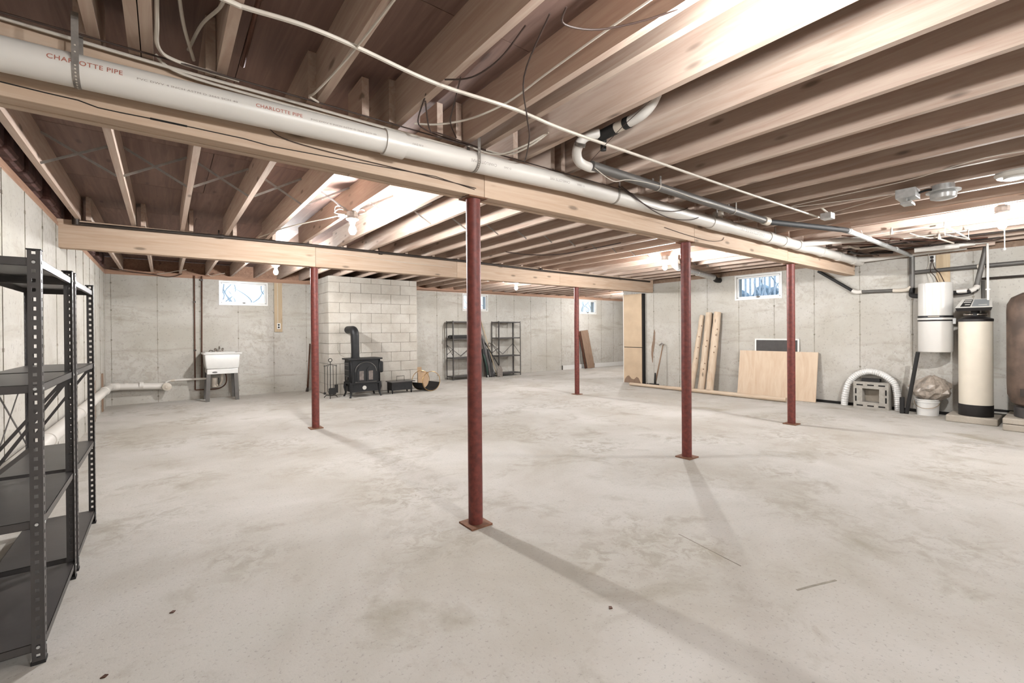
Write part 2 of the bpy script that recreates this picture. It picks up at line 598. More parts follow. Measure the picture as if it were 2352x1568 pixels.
# outside
struct('ground_outside', MB().box(XR + TW + 0.02, 30, -12, YC - TW - 0.02, 1.70, 1.90).box(-12, 30, YB + TW + 0.02, 32, 1.70, 1.90), 'snow')
for (bx_, by_, nm, lb) in ((1.9, 14.2, 11, 'frosted shrub outside the window above the laundry sink'), (9.0, 14.5, 7, 'frosted shrub outside the window over the metal shelves'), (16.5, 14.8, 7, 'frosted shrub outside the small far corner window'), (11.6, 4.2, 6, 'frosted shrub outside the window above the plywood sheet')):
    t = thing('shrub', lb, 'shrub', (bx_, by_, 1.9), 'frosted shrubs outside the windows')
    rnd = random.Random(nm)
    for q in range(nm * 2):
        a = rnd.uniform(0, 2 * pi)
        h = rnd.uniform(0.6, 1.3)
        sx = rnd.uniform(-1.1, 1.1)
        p0 = (bx_ + sx * (0.3 if bx_ == 11.6 else 1), by_ + (sx if bx_ == 11.6 else rnd.uniform(-0.1, 0.1)), 1.9)
        pts = [p0]
        for s_ in range(4):
            pts.append((pts[-1][0] + rnd.uniform(-0.25, 0.25), pts[-1][1] + rnd.uniform(-0.2, 0.2), pts[-1][2] + h / 4))
        MB().tube(smooth(pts, 3), [0.022 * (1 - 0.06 * i) for i in range(13)], 5).build('branch', 'twig', t)
t = thing('fence', 'pale slatted fence standing outside the window above the plywood sheet', 'fence', (13.2, 4.2, 1.9))
for k in range(44):
    y = 1.6 + k * 0.13
    if y < YC - TW - 0.15:
        MB().box(13.2, 13.23, y, y + 0.045, 1.9, 3.2).build('slat', 'fence', t)
MB().box(13.23, 13.27, 1.6, 7.3, 2.1, 2.18).build('rail', 'fence', t)
rnd = random.Random(21)
hg = MB()
for k in range(60):
    yy, zz, r = 1.3 + k * 0.1, 1.9 + rnd.uniform(0.1, 0.5), rnd.uniform(0.12, 0.3)
    hg.lathe([(r * 0.3, -r), (r * 0.9, -r * 0.5), (r, 0), (r * 0.8, r * 0.6), (r * 0.2, r)], (14.0 + rnd.uniform(-0.1, 0.1), yy, zz), n=8, sm=False)
hg = hg.box(13.9, 14.2, 1.3, 7.3, 1.9, 2.35).build('evergreen_hedge', 'hedge')
hg['label'] = 'blue-grey clipped hedge behind the pale slatted fence outside'
hg['category'] = 'hedge'
hg['kind'] = 'thing'

# ---------------------------------------------------------------- sill plates, rim boards
struct('trim_1', MB().box(XL - 0.10, XF, YB - 0.0, YB + 0.14, ZW, ZW + 0.044).box(XL - 0.1, XF, YB + 0.01, YB + 0.14, ZW + 0.044, ZJ), 'plate')
struct('trim_2', MB().box(XL - 0.14, XL, YN, YB, ZW, ZW + 0.042).box(XL - 0.14, XL - 0.01, YN, YB, ZW + 0.044, ZJ), 'platey')
struct('trim_3', MB().box(XR, XR + 0.14, YN, YC, ZW, ZW + 0.042).box(XR + 0.03, XR + 0.14, YN, YC, ZW + 0.044, ZJ), 'brownboard')  # darker wood paints in the deep shade along this rim
struct('trim_4', MB().box(XL - 0.16, XF + 0.1, YB + 0.13, YB + 0.17, ZJ, ZD).box(XL - 0.18, XL - 0.14, YN, YB, ZJ, ZD)
       .box(XR + 0.13, XR + 0.17, YN, YC, ZJ, ZD).box(XL - 0.1, XR + 0.1, YN - 0.1, YN - 0.05, ZW, ZD)
       .box(XR + TW, XF, YC - 0.1, YC - 0.05, ZW, ZD).box(XF + .1, XF + .15, YC, YB, ZW, ZD), 'platey')

# ---------------------------------------------------------------- ceiling: deck sheets and joists
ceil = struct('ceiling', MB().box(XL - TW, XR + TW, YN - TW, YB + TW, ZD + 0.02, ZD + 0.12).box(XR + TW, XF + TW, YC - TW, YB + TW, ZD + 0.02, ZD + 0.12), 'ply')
row = 0
y = YN - 0.1
while y < YB:
    x = XL - 0.1 - (1.3 if row % 2 else 0.0)
    y1 = min(y + 1.311, YB + 0.13)
    while x < XF:
        x0, x1 = max(x, XL - 0.12), min(x + 2.622, XF + 0.1)
        if y1 < YC:
            x1 = min(x1, XR + 0.14)
        if x1 - x0 > 0.2:
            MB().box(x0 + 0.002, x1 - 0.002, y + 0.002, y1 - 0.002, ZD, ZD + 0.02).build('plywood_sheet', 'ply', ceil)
        x += 2.622
    y += 1.311
    row += 1

TJ = 0.041
def joist(x, y0, y1, z0=ZJ, wdt=TJ):
    return MB().box(x, x + wdt, y0, y1, z0, ZD).build('floor_joist', 'joist', ceil)
bay1 = [-0.71, -0.244, -0.113, -0.068, 0.208, 0.655, 1.10, 1.565, 1.70, 2.048, 2.51, 2.985, 3.455, 3.925]
xx = 4.39
while xx < XR - 0.1:
    bay1.append(xx)
    xx += 0.465
for x in bay1:
    joist(x, YN, 2.80)
bay2 = [-0.742, -0.284, 0.165, 0.615, 1.06, 1.515, 1.985, 2.455, 2.935, 3.41, 3.88]
xx = 4.345
while xx < XR - 0.1:
    bay2.append(xx)
    xx += 0.465
for x in bay2:
    joist(x, 2.545, 6.90)
bay3 = [x + 0.085 for x in bay2]
xx = bay3[-1] + 0.465
while xx < XF:
    bay3.append(xx)
    xx += 0.465
for x in bay3:
    joist(x, 6.66 if x < XR + 0.1 else YC - 0.03, YB + 0.12)
# end-grain blocks beside the joists where they lap over the beam
for x in (0.905, 1.385, 2.36):
    MB().box(x, x + TJ, 2.56, 2.80, ZJ, ZJ + 0.22).build('blocking', 'joist', ceil)
# thin steel cross bridging between joists
def bridging(xs, y):
    for a, b in zip(xs[:-1], xs[1:]):
        if b - a > 0.6 or b - a < 0.2:
            continue
        MB().bar((a + TJ, y, ZJ + 0.006), (b, y, ZD - 0.01), 0.018, 0.0024, (0, 1, 0)).build('bridging_strap', 'galv', ceil)
        MB().bar((a + TJ, y + 0.03, ZD - 0.01), (b, y + 0.03, ZJ + 0.006), 0.018, 0.0024, (0, 1, 0)).build('bridging_strap', 'galv', ceil)
bridging(bay2, 4.67)
bridging(bay3[:30], 9.1)

# ---------------------------------------------------------------- beams
def beam(name, label, yc, joints, x0, x1):
    t = thing(name, label, 'beam', (x0, yc, 2.285), 'built-up timber beams')
    wpl = 0.0455
    for k in range(3):
        ya = yc - 0.07 + k * 0.0468
        js = [x0] + [j + (0, 0.9, -0.9)[k] for j in joints] + [x1]
        for a, b in zip(js[:-1], js[1:]):
            MB().box(a + 0.0012, b - 0.0012, ya, ya + wpl, 2.285 + (0.0, 0.004, 0.001)[k], 2.588, 0.003).build('ply_board', 'beam', t)
    return t
beamA = beam('support_beam', 'long built-up timber beam running under the big white drain pipe', 2.675, [1.775, 4.45, 6.80], XL - 0.02, 9.60)
beamB = beam('support_beam', 'built-up timber beam farther in, with a thin dark iron pipe along its top edge', 6.797, [1.70, 4.0, 6.43], XL - 0.02, 9.60)
# split along the grain of the first beam
pts = [(-0.497, 2.603, 2.337), (-0.378, 2.603, 2.333), (-0.276, 2.603, 2.332), (-0.215, 2.603, 2.319), (-0.145, 2.603, 2.319), (-0.041, 2.603, 2.322), (0.094, 2.603, 2.323), (0.324, 2.603, 2.324), (0.44, 2.603, 2.316), (0.791, 2.603, 2.328), (1.392, 2.603, 2.352), (1.691, 2.603, 2.323)]
mb = MB()
for a, b in zip(pts[:-1], pts[1:]):
    wd = 0.008 if -0.1 <= a[0] < 0.0 else 0.0038
    mb.bar(a, b, 0.003, wd, (0, 0, 1))
mb.build('grain_split', 'dark', beamA)

# ---------------------------------------------------------------- steel columns
def column(x, y, label):
    t = thing('steel_column', label, 'column', (x, y, 0), 'red steel columns')
    MB().box(x - 0.085, x + 0.085, y - 0.085, y + 0.085, 0, 0.012).build('base_plate', 'rust', t)
    MB().lathe([(0.0505, 0.012), (0.0505, 2.276)], (x, y, 0), n=28).build('tube', 'red', t)
    MB().box(x - 0.075, x + 0.075, y - 0.07, y + 0.07, 2.276, 2.2845).build('top_plate', 'rust', t)
    return t
c0 = column(1.724, 2.675, 'largest red steel column, nearest in the middle of the floor')
for x, y, lb in ((4.394, 2.675, 'red steel column under the piped beam, second from the camera'), (7.078, 2.675, 'red steel column in front of the plywood sheet'),
                 (1.697, 6.797, 'red steel column in front of the wood stove tools, under the far beam'), (6.975, 6.797, 'thinnest red steel column, farthest away under the far beam')):
    copy_tree(c0, (x, y, 0), lb)
# ---------------------------------------------------------------- lamps
def lamp(x, y, label, pull=0.0, glow='bulb'):
    t = thing('bulb_fixture', label, 'ceiling light', (x, y, ZJ), 'bare bulb fixtures')
    MB().lathe([(0.02, 0.0), (0.056, 0.0), (0.056, -0.05), (0.05, -0.055)], (x, y, ZJ), n=8, sm=False).build('junction_box', 'galv', t)
    MB().lathe([(0.05, -0.055), (0.062, -0.06), (0.062, -0.075), (0.032, -0.095), (0.026, -0.118), (0.02, -0.118)], (x, y, ZJ), n=20).build('lamp_holder', 'white', t)
    prof = [(0.013, -0.118), (0.018, -0.135), (0.028, -0.155), (0.036, -0.178), (0.036, -0.195), (0.030, -0.212), (0.018, -0.228), (0.003, -0.231)]
    MB().lathe(prof, (x, y, ZJ), n=20).build('bulb', glow, t)
    if pull:
        MB().tube([(x + 0.05, y, ZJ - 0.08), (x + 0.055, y - 0.01, ZJ - 0.1), (x + 0.055, y - 0.012, ZJ - pull)], 0.0035, 6).build('pull_cord', 'cablew', t)
        MB().lathe([(0.002, 0.0), (0.008, -0.004), (0.008, -0.02), (0.003, -0.026)], (x + 0.055, y - 0.012, ZJ - pull), n=10).build('pull_knob', 'white', t)
    return t
lamp(1.62, 0.64, 'bare bulb blazing on the joists above the bare floor near the camera', glow='bulb_low')
lamp(1.545, 4.68, 'bare bulb in white holder under loops of white cable between the two beams')
lamp(1.53, 8.62, 'bare bulb beside the window over the laundry sink')
lamp(6.76, 8.60, 'bare bulb beyond the far beam, over the metal shelves')
lamp(6.64, 4.42, 'bare bulb next to the shiny duct elbow')
lamp(6.80, 0.60, 'bare bulb with a long pull cord above the tanks', 0.42)
lamp(1.60, -3.10, 'unseen fill bulb added behind the camera in the same row', glow='bulb_high')  # added out of view as fill light for the foreground
lamp(6.76, -3.10, 'unseen fill bulb added behind the camera in the other row', glow='bulb_high')  # second added fill bulb, also out of view
lamp(11.9, 9.3, 'bare bulb around the corner beyond the tan pier')

# ---------------------------------------------------------------- big drain pipe
PY, PR = 2.50, 0.064
def pz(x):
    return 2.402 + 0.0285 * (x + 0.5) if x < 2.5 else 2.4875 + 0.001 * (x - 2.5)
t = thing('drain_pipe', 'big white plastic drain pipe running along the near beam', 'pipe', (XL, PY, pz(XL)))
xs = [XL - 0.05, 0, 1.0, 2.0, 2.5, 4, 5, 6, 7, 8, 9.30]
MB().tube([(x, PY, pz(x)) for x in xs], PR, 28).build('pipe_run', 'pvc', t)
for a, b in ((1.005, 1.125), (4.56, 4.94), (5.90, 6.02), (6.34, 6.50), (6.80, 7.15), (7.65, 7.75), (8.35, 8.50), (9.05, 9.45)):
    MB().lathe([(PR, 0), (PR + 0.009, 0.0), (PR + 0.009, b - a), (PR, b - a)], (a, PY, pz(a)), axis=0, n=28).build('coupling', 'pvc', t)
MB().tube([(4.74, PY, pz(4.7) + 0.04), (4.74, PY + 0.0, 2.59)], 0.045, 16).tube([(4.74, PY, 2.575), (4.74, PY, 2.62)], 0.055, 16).build('riser_stub', 'pvcd', t)
MB().tube(smooth([(9.05, 2.50, 2.50), (9.3, 2.42, 2.51), (9.46, 2.2, 2.53), (9.5, 1.9, 2.545), (9.5, 1.2, 2.56)], 5), 0.044, 16).build('branch_pipe', 'pvc', t)
MB().tube(smooth([(6.85, 2.48, 2.50), (7.1, 2.3, 2.53), (7.35, 2.15, 2.56), (7.6, 1.95, 2.58)], 4), 0.04, 14).build('branch_pipe', 'pvc', t)
def strap_loop(x, parent, yc, zc, r, top=ZJ + 0.02, holes=True):
    n = 16
    P = []
    wd = 0.011
    path = [(yc - r, top)]
    for k in range(n + 1):
        a = pi + pi * k / n
        path.append((yc + r * math.cos(a), zc + r * math.sin(a)))
    path.append((yc + r, top))
    mb = MB()
    for (y0, z0), (y1, z1) in zip(path[:-1], path[1:]):
        mb.bar((x, y0, z0), (x, y1, z1), 2 * wd, 0.0016, (0, y1 - y0 + 1e-3, 0) if abs(z1 - z0) < 1e-4 else (0, -(z1 - z0), (y1 - y0)))
    o = mb.build('hanger_strap', 'strap', parent)
    hb = MB()
    L = 0.0
    for k in range(-2, n + 3):
        a = pi + pi * (k + 0.5) / n
        if k < 0:
            yy, zz, nx, nz = yc - r - 0.0014, zc + 0.02 + 0.026 * (-k), -1, 0
        elif k > n:
            continue
        else:
            yy, zz = yc + (r + 0.0014) * math.cos(a), zc + (r + 0.0014) * math.sin(a)
            nx, nz = math.cos(a), math.sin(a)
        p = Vector((x, yy, zz))
        hb.tube([p, p + Vector((0, nx, nz)) * 0.0008], 0.0032, 8)
    hb.build('strap_hole', 'pvcd', o, kind='stuff')
for x in (-0.266, 1.62, 3.02, 4.60, 6.0, 7.7):
    strap_loop(x, t, PY, pz(x), PR + 0.0012)

def wrap_text(s, x0, x1, ang, mat, parent, flip=False, bold=0.0, name='lettering', h=None):
    cu = bpy.data.curves.new('lettering', 'FONT')
    cu.body = s
    cu.size = 1.0
    cu.offset = bold
    cu.space_character = 1.08
    tmp = bpy.data.objects.new('lettering_tmp', cu)
    COL.objects.link(tmp)
    dg = bpy.context.evaluated_depsgraph_get()
    me = bpy.data.meshes.new_from_object(tmp.evaluated_get(dg))
    bpy.data.objects.remove(tmp)
    xs_ = [v.co.x for v in me.vertices]
    ys_ = [v.co.y for v in me.vertices]
    w0, w1, h0, h1 = min(xs_), max(xs_), min(ys_), max(ys_)
    sx = (x1 - x0) / (w1 - w0)
    sy = (h / (h1 - h0)) if h else sx
    mb = MB()
    R = PR + 0.0007
    for v in me.vertices:
        u = (v.co.x - w0) * sx
        q = (v.co.y - (h0 + h1) / 2) * sy
        if flip:
            u, q = (x1 - x0) - u, -q
        a = ang + q / R
        x = x0 + u
        mb.v.append((x, PY - R * math.cos(a), pz(x) + R * math.sin(a)))
    for p in me.polygons:
        mb.f.append(tuple(p.vertices))
        mb.sm.append(False)
    mb.build(name, mat, parent)
A_UP, A_MID = 0.12, -0.22
wrap_text('CHARLOTTE PIPE', -0.345, -0.125, A_UP, 'ink', t, bold=0.012)
wrap_text('CHARLOTTE PIPE', 0.355, 0.56, A_UP, 'ink', t, bold=0.012)
wrap_text('PVC DWV 4 INCH ASTM D 2665 SCH 40', -0.08, 0.28, 0.0, 'inkg', t, h=0.008)
wrap_text('PVC DWV 4 INCH ASTM D 2665 SCH 40', 0.60, 0.94, 0.02, 'inkg', t, h=0.008)
wrap_text('CHARLOTTE PIPE', 1.56, 1.76, A_MID, 'inkg', t, flip=True)
wrap_text('D-2665', 1.82, 1.88, A_MID, 'inkg', t, flip=True, h=0.012)
wrap_text('4 IN DWV', 1.155, 1.225, 0.0, 'inkg', t, flip=True, h=0.012)
wrap_text('CHARLOTTE PIPE', 2.24, 2.44, A_MID, 'inkg', t, flip=True)
wrap_text('D-2665', 2.52, 2.60, A_MID, 'inkg', t, flip=True, h=0.012)
wrap_text('CHARLOTTE PIPE PVC DWV', 5.1, 5.7, A_MID, 'inkg', t, flip=True)

# ---------------------------------------------------------------- trap with black bands
t = thing('trap_pipe', 'white plastic trap with black couplings tucked between the joists', 'pipe', (2.32, 1.9, 2.6))
MB().tube(smooth([(2.30, 1.58, 2.74), (2.30, 1.62, 2.69), (2.31, 1.68, 2.665), (2.32, 1.74, 2.66), (2.325, 1.80, 2.66)], 5), 0.034, 14).build('elbow', 'pvc', t)
MB().tube([(2.325, 1.79, 2.66), (2.325, 1.83, 2.66)], 0.037, 16).build('black_coupling', 'rubber', t)
MB().tube([(2.325, 1.83, 2.66), (2.325, 1.90, 2.658)], 0.034, 16).build('pipe_run', 'pvcd', t)
MB().tube([(2.325, 1.90, 2.658), (2.32, 2.03, 2.65)], 0.037, 16).tube([(2.345, 2.02, 2.65), (2.35, 2.03, 2.56)], 0.02, 12).build('black_coupling', 'rubber', t)
MB().tube(smooth([(2.30, 2.02, 2.66), (2.24, 2.08, 2.645), (2.22, 2.12, 2.61), (2.25, 2.18, 2.57), (2.32, 2.22, 2.535), (2.42, 2.22, 2.52), (2.47, 2.21, 2.525)], 5), 0.033, 16).build('trap_bend', 'pvc', t)
MB().tube([(2.222, 2.115, 2.615), (2.227, 2.13, 2.595)], 0.038, 16).build('collar', 'strap', t)

t = thing('waste_pipe', 'long dark grey pipe strung with thin wires behind the white drain pipe', 'pipe', (2.45, 2.2, 2.528))
MB().tube([(2.42, 2.2, 2.525), (5.19, 2.2, 2.525)], 0.034, 16).build('pipe_run', 'greyleg', t)
MB().lathe([(0.034, 0), (0.044, 0.0), (0.044, 0.1), (0.034, 0.1)], (5.12, 2.2, 2.525), axis=0, n=20).build('coupling', 'pvcd', t)
MB().tube([(5.2, 2.2, 2.525), (5.3, 2.19, 2.528), (6.4, 1.86, 2.53), (6.52, 1.84, 2.53)], 0.03, 14).build('black_pipe', 'rubber', t)
for x in (3.2, 4.45):
    strap_loop(x, t, 2.2, 2.525, 0.036, top=ZJ + 0.01)
MB().tube(smooth([(2.42, 2.17, 2.50), (2.6, 2.155, 2.44), (2.8, 2.165, 2.49), (3.2, 2.165, 2.52), (3.8, 2.165, 2.505), (4.4, 2.165, 2.52), (5.1, 2.165, 2.51)], 5), 0.003, 5).build('thin_wire', 'cablew', t)
t = thing('conduit', 'silvery pipe carrying on from the dark pipe towards the side wall', 'pipe', (6.5, 1.84, 2.53))
MB().tube([(6.5, 1.84, 2.53), (9.53, 1.84, 2.52)], 0.029, 14).build('pipe_run', 'galv', t)
for x in (6.55, 7.3, 8.6):
    MB().lathe([(0.029, 0), (0.035, 0.0), (0.035, 0.06), (0.029, 0.06)], (x, 1.84, 2.53), axis=0, n=18).build('coupling', 'galv', t)
for x in (7.0, 8.1):
    MB().bar((x, 1.80, 2.50), (x + 0.02, 1.84, 2.60), 0.02, 0.002, (0, 1, 0)).build('clip', 'white', t)

# iron pipe on top edge of the far beam
t = thing('iron_pipe', 'thin dark iron pipe along the top edge of the far beam', 'pipe', (-0.8, 6.68, 2.54))
MB().tube([(-0.74, 6.68, 2.545), (0.7, 6.68, 2.565), (1.7, 6.68, 2.572), (4.1, 6.68, 2.57), (5.9, 6.68, 2.545), (8.6, 6.68, 2.54), (9.4, 6.68, 2.54)], 0.019, 10).build('pipe_run', 'darkpipe', t)
MB().tube([(-0.74, 6.68, 2.53), (-0.74, 6.68, 2.62)], 0.03, 12).build('elbow', 'darkpipe', t)
for x in (0.55, 2.6, 4.3, 5.85):
    MB().tube([(x, 6.68, 2.55), (x, 6.68, 2.64)], 0.008, 6).lathe([(0.019, 0), (0.026, 0), (0.026, 0.05), (0.019, 0.05)], (x, 6.68, 2.565), axis=0, n=12).build('tee', 'darkpipe', t)

# ---------------------------------------------------------------- long cables across the joists
cable('long_cable', 'thick white cable sagging across the joists parallel to the near beam',
      [(-0.3, 1.90, 2.574), (0.186, 1.95, 2.574), (0.25, 1.96, 2.578), (0.455, 1.93, 2.576), (0.67, 1.945, 2.578), (1.07, 1.985, 2.572), (1.54, 1.962, 2.575), (1.95, 1.977, 2.572), (2.8, 1.96, 2.575), (4.02, 1.93, 2.575), (5.7, 1.87, 2.575)], 0.0095, 'cablew', k=8)
def ccab(label, pts, r=0.0055, mat='cablew', nm='cable'):
    return cable(nm, label, pts, r, mat)
# along the drain pipe top
ccab('white cable lying between the drain pipe and the beam, the upper of two', [(-0.6, 2.585, 2.58), (0.0, 2.575, 2.562), (0.5, 2.58, 2.565), (1.0, 2.575, 2.56), (1.5, 2.58, 2.565), (2.1, 2.58, 2.57)], 0.008)
ccab('white cable lying between the drain pipe and the beam, the lower of two', [(-0.02, 2.57, 2.60), (0.08, 2.575, 2.548), (0.5, 2.578, 2.540), (1.0, 2.575, 2.54), (1.4, 2.58, 2.538), (1.9, 2.58, 2.55)], 0.007)
ccab('brown wire lying on the ledge above the drain pipe', [(-0.5, 2.545, 2.58), (0.1, 2.53, 2.575), (0.6, 2.545, 2.583), (1.2, 2.53, 2.575), (1.9, 2.54, 2.58), (3.2, 2.53, 2.575)], 0.004, 'cableb')
ccab('white cable dropping beside the doubled joist', [(-0.02, 1.95, 2.75), (-0.012, 2.1, 2.66), (-0.012, 2.3, 2.60), (-0.008, 2.44, 2.57), (0.06, 2.53, 2.578), (0.3, 2.55, 2.58)], 0.008)
ccab('white cable hanging behind the doubled joist', [(0.04, 1.9, 2.8), (0.05, 2.1, 2.70), (0.075, 2.35, 2.66), (0.12, 2.56, 2.62)], 0.007)
ccab('white cable curving from joist to pipe ledge', [(0.19, 1.93, 2.59), (0.185, 2.1, 2.63), (0.14, 2.35, 2.68), (0.10, 2.56, 2.66)], 0.007)
ccab('white cable loop hanging from a joist down to the drain pipe', [(0.69, 1.55, 2.585), (0.665, 1.95, 2.575), (0.635, 2.2, 2.56), (0.60, 2.36, 2.535), (0.60, 2.46, 2.56), (0.66, 2.53, 2.578)], 0.0055)
ccab('brown cable drooping across the bay by the thick white cable', [(1.20, 1.45, 2.62), (1.19, 1.62, 2.56), (1.16, 1.80, 2.55), (1.10, 1.95, 2.585)], 0.004, 'cableb')
ccab('dark cable looping at the top between two bright joists', [(1.62, 0.70, 2.70), (1.60, 0.95, 2.60), (1.45, 1.22, 2.585), (1.28, 1.30, 2.575), (1.23, 1.24, 2.59)], 0.004, 'cableb')
ccab('dark cable hanging down to the drain pipe past the white cable', [(1.20, 1.30, 2.585), (1.33, 1.62, 2.53), (1.62, 1.95, 2.55), (1.72, 2.05, 2.50), (1.90, 2.30, 2.50), (2.05, 2.50, 2.565)], 0.004, 'cableb')
ccab('white cable stapled along the orange lit joist side', [(1.54, 0.90, 2.66), (1.54, 1.3, 2.66), (1.54, 1.7, 2.65), (1.53, 2.0, 2.63), (1.45, 2.25, 2.61), (1.32, 2.42, 2.60), (1.2, 2.5, 2.6)], 0.006)
ccab('white cable rising in a V from the drain pipe to a joist', [(1.58, 2.55, 2.585), (1.76, 2.45, 2.53), (1.84, 2.25, 2.54), (1.90, 2.10, 2.585)], 0.006)
ccab('second white cable rising beside the V shaped one', [(1.74, 2.53, 2.58), (1.83, 2.40, 2.53), (1.87, 2.22, 2.54), (1.91, 2.09, 2.588)], 0.006)
ccab('tangle of dark cable over the drain pipe', [(1.10, 2.15, 2.60), (1.15, 2.35, 2.55), (1.25, 2.47, 2.57), (1.40, 2.52, 2.58), (1.6, 2.54, 2.585)], 0.004, 'cableb')
ccab('second dark cable in the tangle over the drain pipe', [(1.12, 2.20, 2.59), (1.25, 2.40, 2.54), (1.36, 2.48, 2.575), (1.75, 2.55, 2.59)], 0.0045, 'cableb')
ccab('dark cable crossing the light joist near the tangle', [(1.19, 1.95, 2.63), (1.27, 2.15, 2.60), (1.36, 2.35, 2.60), (1.5, 2.52, 2.60)], 0.004, 'cableb')
ccab('dark cable sagging below the drain pipe in the middle', [(3.05, 2.44, 2.56), (3.2, 2.425, 2.50), (3.45, 2.42, 2.42), (3.75, 2.425, 2.39), (4.1, 2.43, 2.43), (4.35, 2.45, 2.52)], 0.0045, 'cableb')
ccab('second dark cable sagging below the drain pipe', [(3.0, 2.43, 2.55), (3.3, 2.42, 2.46), (3.5, 2.415, 2.43), (3.75, 2.42, 2.455), (3.95, 2.43, 2.50), (4.05, 2.44, 2.54)], 0.0045, 'cableb')
ccab('thin dark wire against the near beam face', [(0.42, 2.598, 2.42), (0.5, 2.598, 2.37), (0.75, 2.598, 2.352), (1.2, 2.598, 2.345), (1.7, 2.598, 2.332)], 0.0025, 'cableb')
ccab('thin wire drooping along the near beam by the third column', [(3.9, 2.598, 2.36), (4.3, 2.598, 2.335), (4.75, 2.598, 2.325), (5.0, 2.598, 2.36), (5.05, 2.598, 2.40)], 0.003, 'cableb')
# old copper line up between joists at the top
t = thing('copper_pipe', 'thin pale pipe running up beside a joist at the top of the picture', 'pipe', (0.30, 2.2, 2.7))
MB().tube([(0.33, 1.75, 2.80), (0.32, 2.05, 2.72), (0.315, 2.55, 2.66)], 0.011, 10).build('pipe_run', 'copper', t)
MB().lathe([(0.011, 0), (0.015, 0), (0.015, 0.03), (0.011, 0.03)], (0.32, 2.06, 2.72), axis=1, n=10).build('coupling', 'copper', t)
# cables round the second bulb
for i, (lb, pts) in enumerate((
    ('coiled white cable loop on the window side of the second bulb', [(1.53, 4.70, 2.585), (1.44, 4.74, 2.62), (1.38, 4.74, 2.57), (1.42, 4.70, 2.53), (1.50, 4.68, 2.56)]),
    ('larger coiled white cable loop above the second bulb', [(1.55, 4.72, 2.57), (1.50, 4.80, 2.66), (1.42, 4.82, 2.66), (1.40, 4.76, 2.58), (1.50, 4.70, 2.56)]),
    ('coiled white cable loop on the column side of the second bulb', [(1.57, 4.68, 2.57), (1.66, 4.70, 2.60), (1.70, 4.74, 2.64), (1.66, 4.80, 2.66), (1.60, 4.76, 2.58)]),
    ('white cable trailing from the second bulb to the far beam', [(1.50, 4.70, 2.575), (1.38, 4.95, 2.56), (1.30, 5.25, 2.575), (1.10, 5.8, 2.57), (1.06, 6.3, 2.60), (0.98, 6.66, 2.60)]),
    ('white cable from the second bulb up towards the near beam', [(1.56, 4.60, 2.585), (1.53, 4.2, 2.60), (1.52, 3.7, 2.62), (1.50, 2.9, 2.64)]))):
    ccab(lb, pts, 0.006)
ccab('thin wire draped on the face of the far beam', [(1.72, 6.722, 2.50), (2.2, 6.722, 2.49), (3.0, 6.722, 2.46), (3.9, 6.722, 2.45)], 0.003)
ccab('dark cable sagging under the joists above the far column', [(4.2, 5.6, 2.585), (4.45, 5.4, 2.54), (4.8, 5.1, 2.53), (5.0, 4.6, 2.56), (5.1, 4.1, 2.585)], 0.008, 'cableb')
ccab('dark cable drooping at the top of the end wall over the corner', [(-0.78, 11.2, 2.60), (-0.5, 11.35, 2.56), (-0.15, 11.40, 2.535), (0.05, 11.40, 2.50), (0.2, 11.40, 2.53), (0.3, 11.38, 2.58)], 0.008, 'cableb')
ccab('white cable crossing the joists over the corner of the end wall', [(-0.1, 11.3, 2.54), (0.05, 11.2, 2.56), (0.2, 11.0, 2.585), (0.35, 10.8, 2.60)], 0.006)
ccab('white cable bowed between joists near the sink window', [(0.72, 11.2, 2.58), (0.80, 11.3, 2.56), (0.9, 11.1, 2.585), (1.0, 11.0, 2.60)], 0.006)
ccab('thin cable along the top of the end wall behind the chimney', [(4.95, 11.40, 2.56), (5.3, 11.42, 2.53), (6.2, 11.42, 2.525), (7.5, 11.42, 2.535), (9.0, 11.42, 2.53)], 0.006, 'cableb')
ccab('thin pale wire under the joists leading to the metal box', [(5.64, 1.75, 2.585), (5.50, 1.45, 2.585), (5.42, 1.25, 2.585), (5.29, 1.12, 2.57)], 0.0035)
ccab('thin wire from the metal box back across three joists', [(5.25, 1.15, 2.57), (5.0, 1.9, 2.58), (4.95, 1.0, 2.588), (4.75, 0.5, 2.588), (4.9, 0.1, 2.58)], 0.0035)
ccab('thin wire strung across the pipe trap', [(2.30, 2.1, 2.50), (2.18, 1.75, 2.56), (2.12, 1.55, 2.585), (2.08, 1.42, 2.60)], 0.002, 'cableb')

# insulation at the top corner and in the side wall rim
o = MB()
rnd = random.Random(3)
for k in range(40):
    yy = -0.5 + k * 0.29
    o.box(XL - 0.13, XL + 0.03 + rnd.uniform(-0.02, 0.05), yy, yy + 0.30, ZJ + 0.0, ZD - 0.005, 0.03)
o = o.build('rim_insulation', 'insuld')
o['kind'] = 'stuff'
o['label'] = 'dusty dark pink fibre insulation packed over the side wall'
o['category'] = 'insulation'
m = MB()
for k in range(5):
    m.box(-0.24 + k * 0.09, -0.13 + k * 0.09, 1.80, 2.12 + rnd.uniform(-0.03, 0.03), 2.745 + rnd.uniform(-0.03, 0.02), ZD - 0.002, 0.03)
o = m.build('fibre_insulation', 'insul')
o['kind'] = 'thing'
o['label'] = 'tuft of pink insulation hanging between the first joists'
o['category'] = 'insulation'

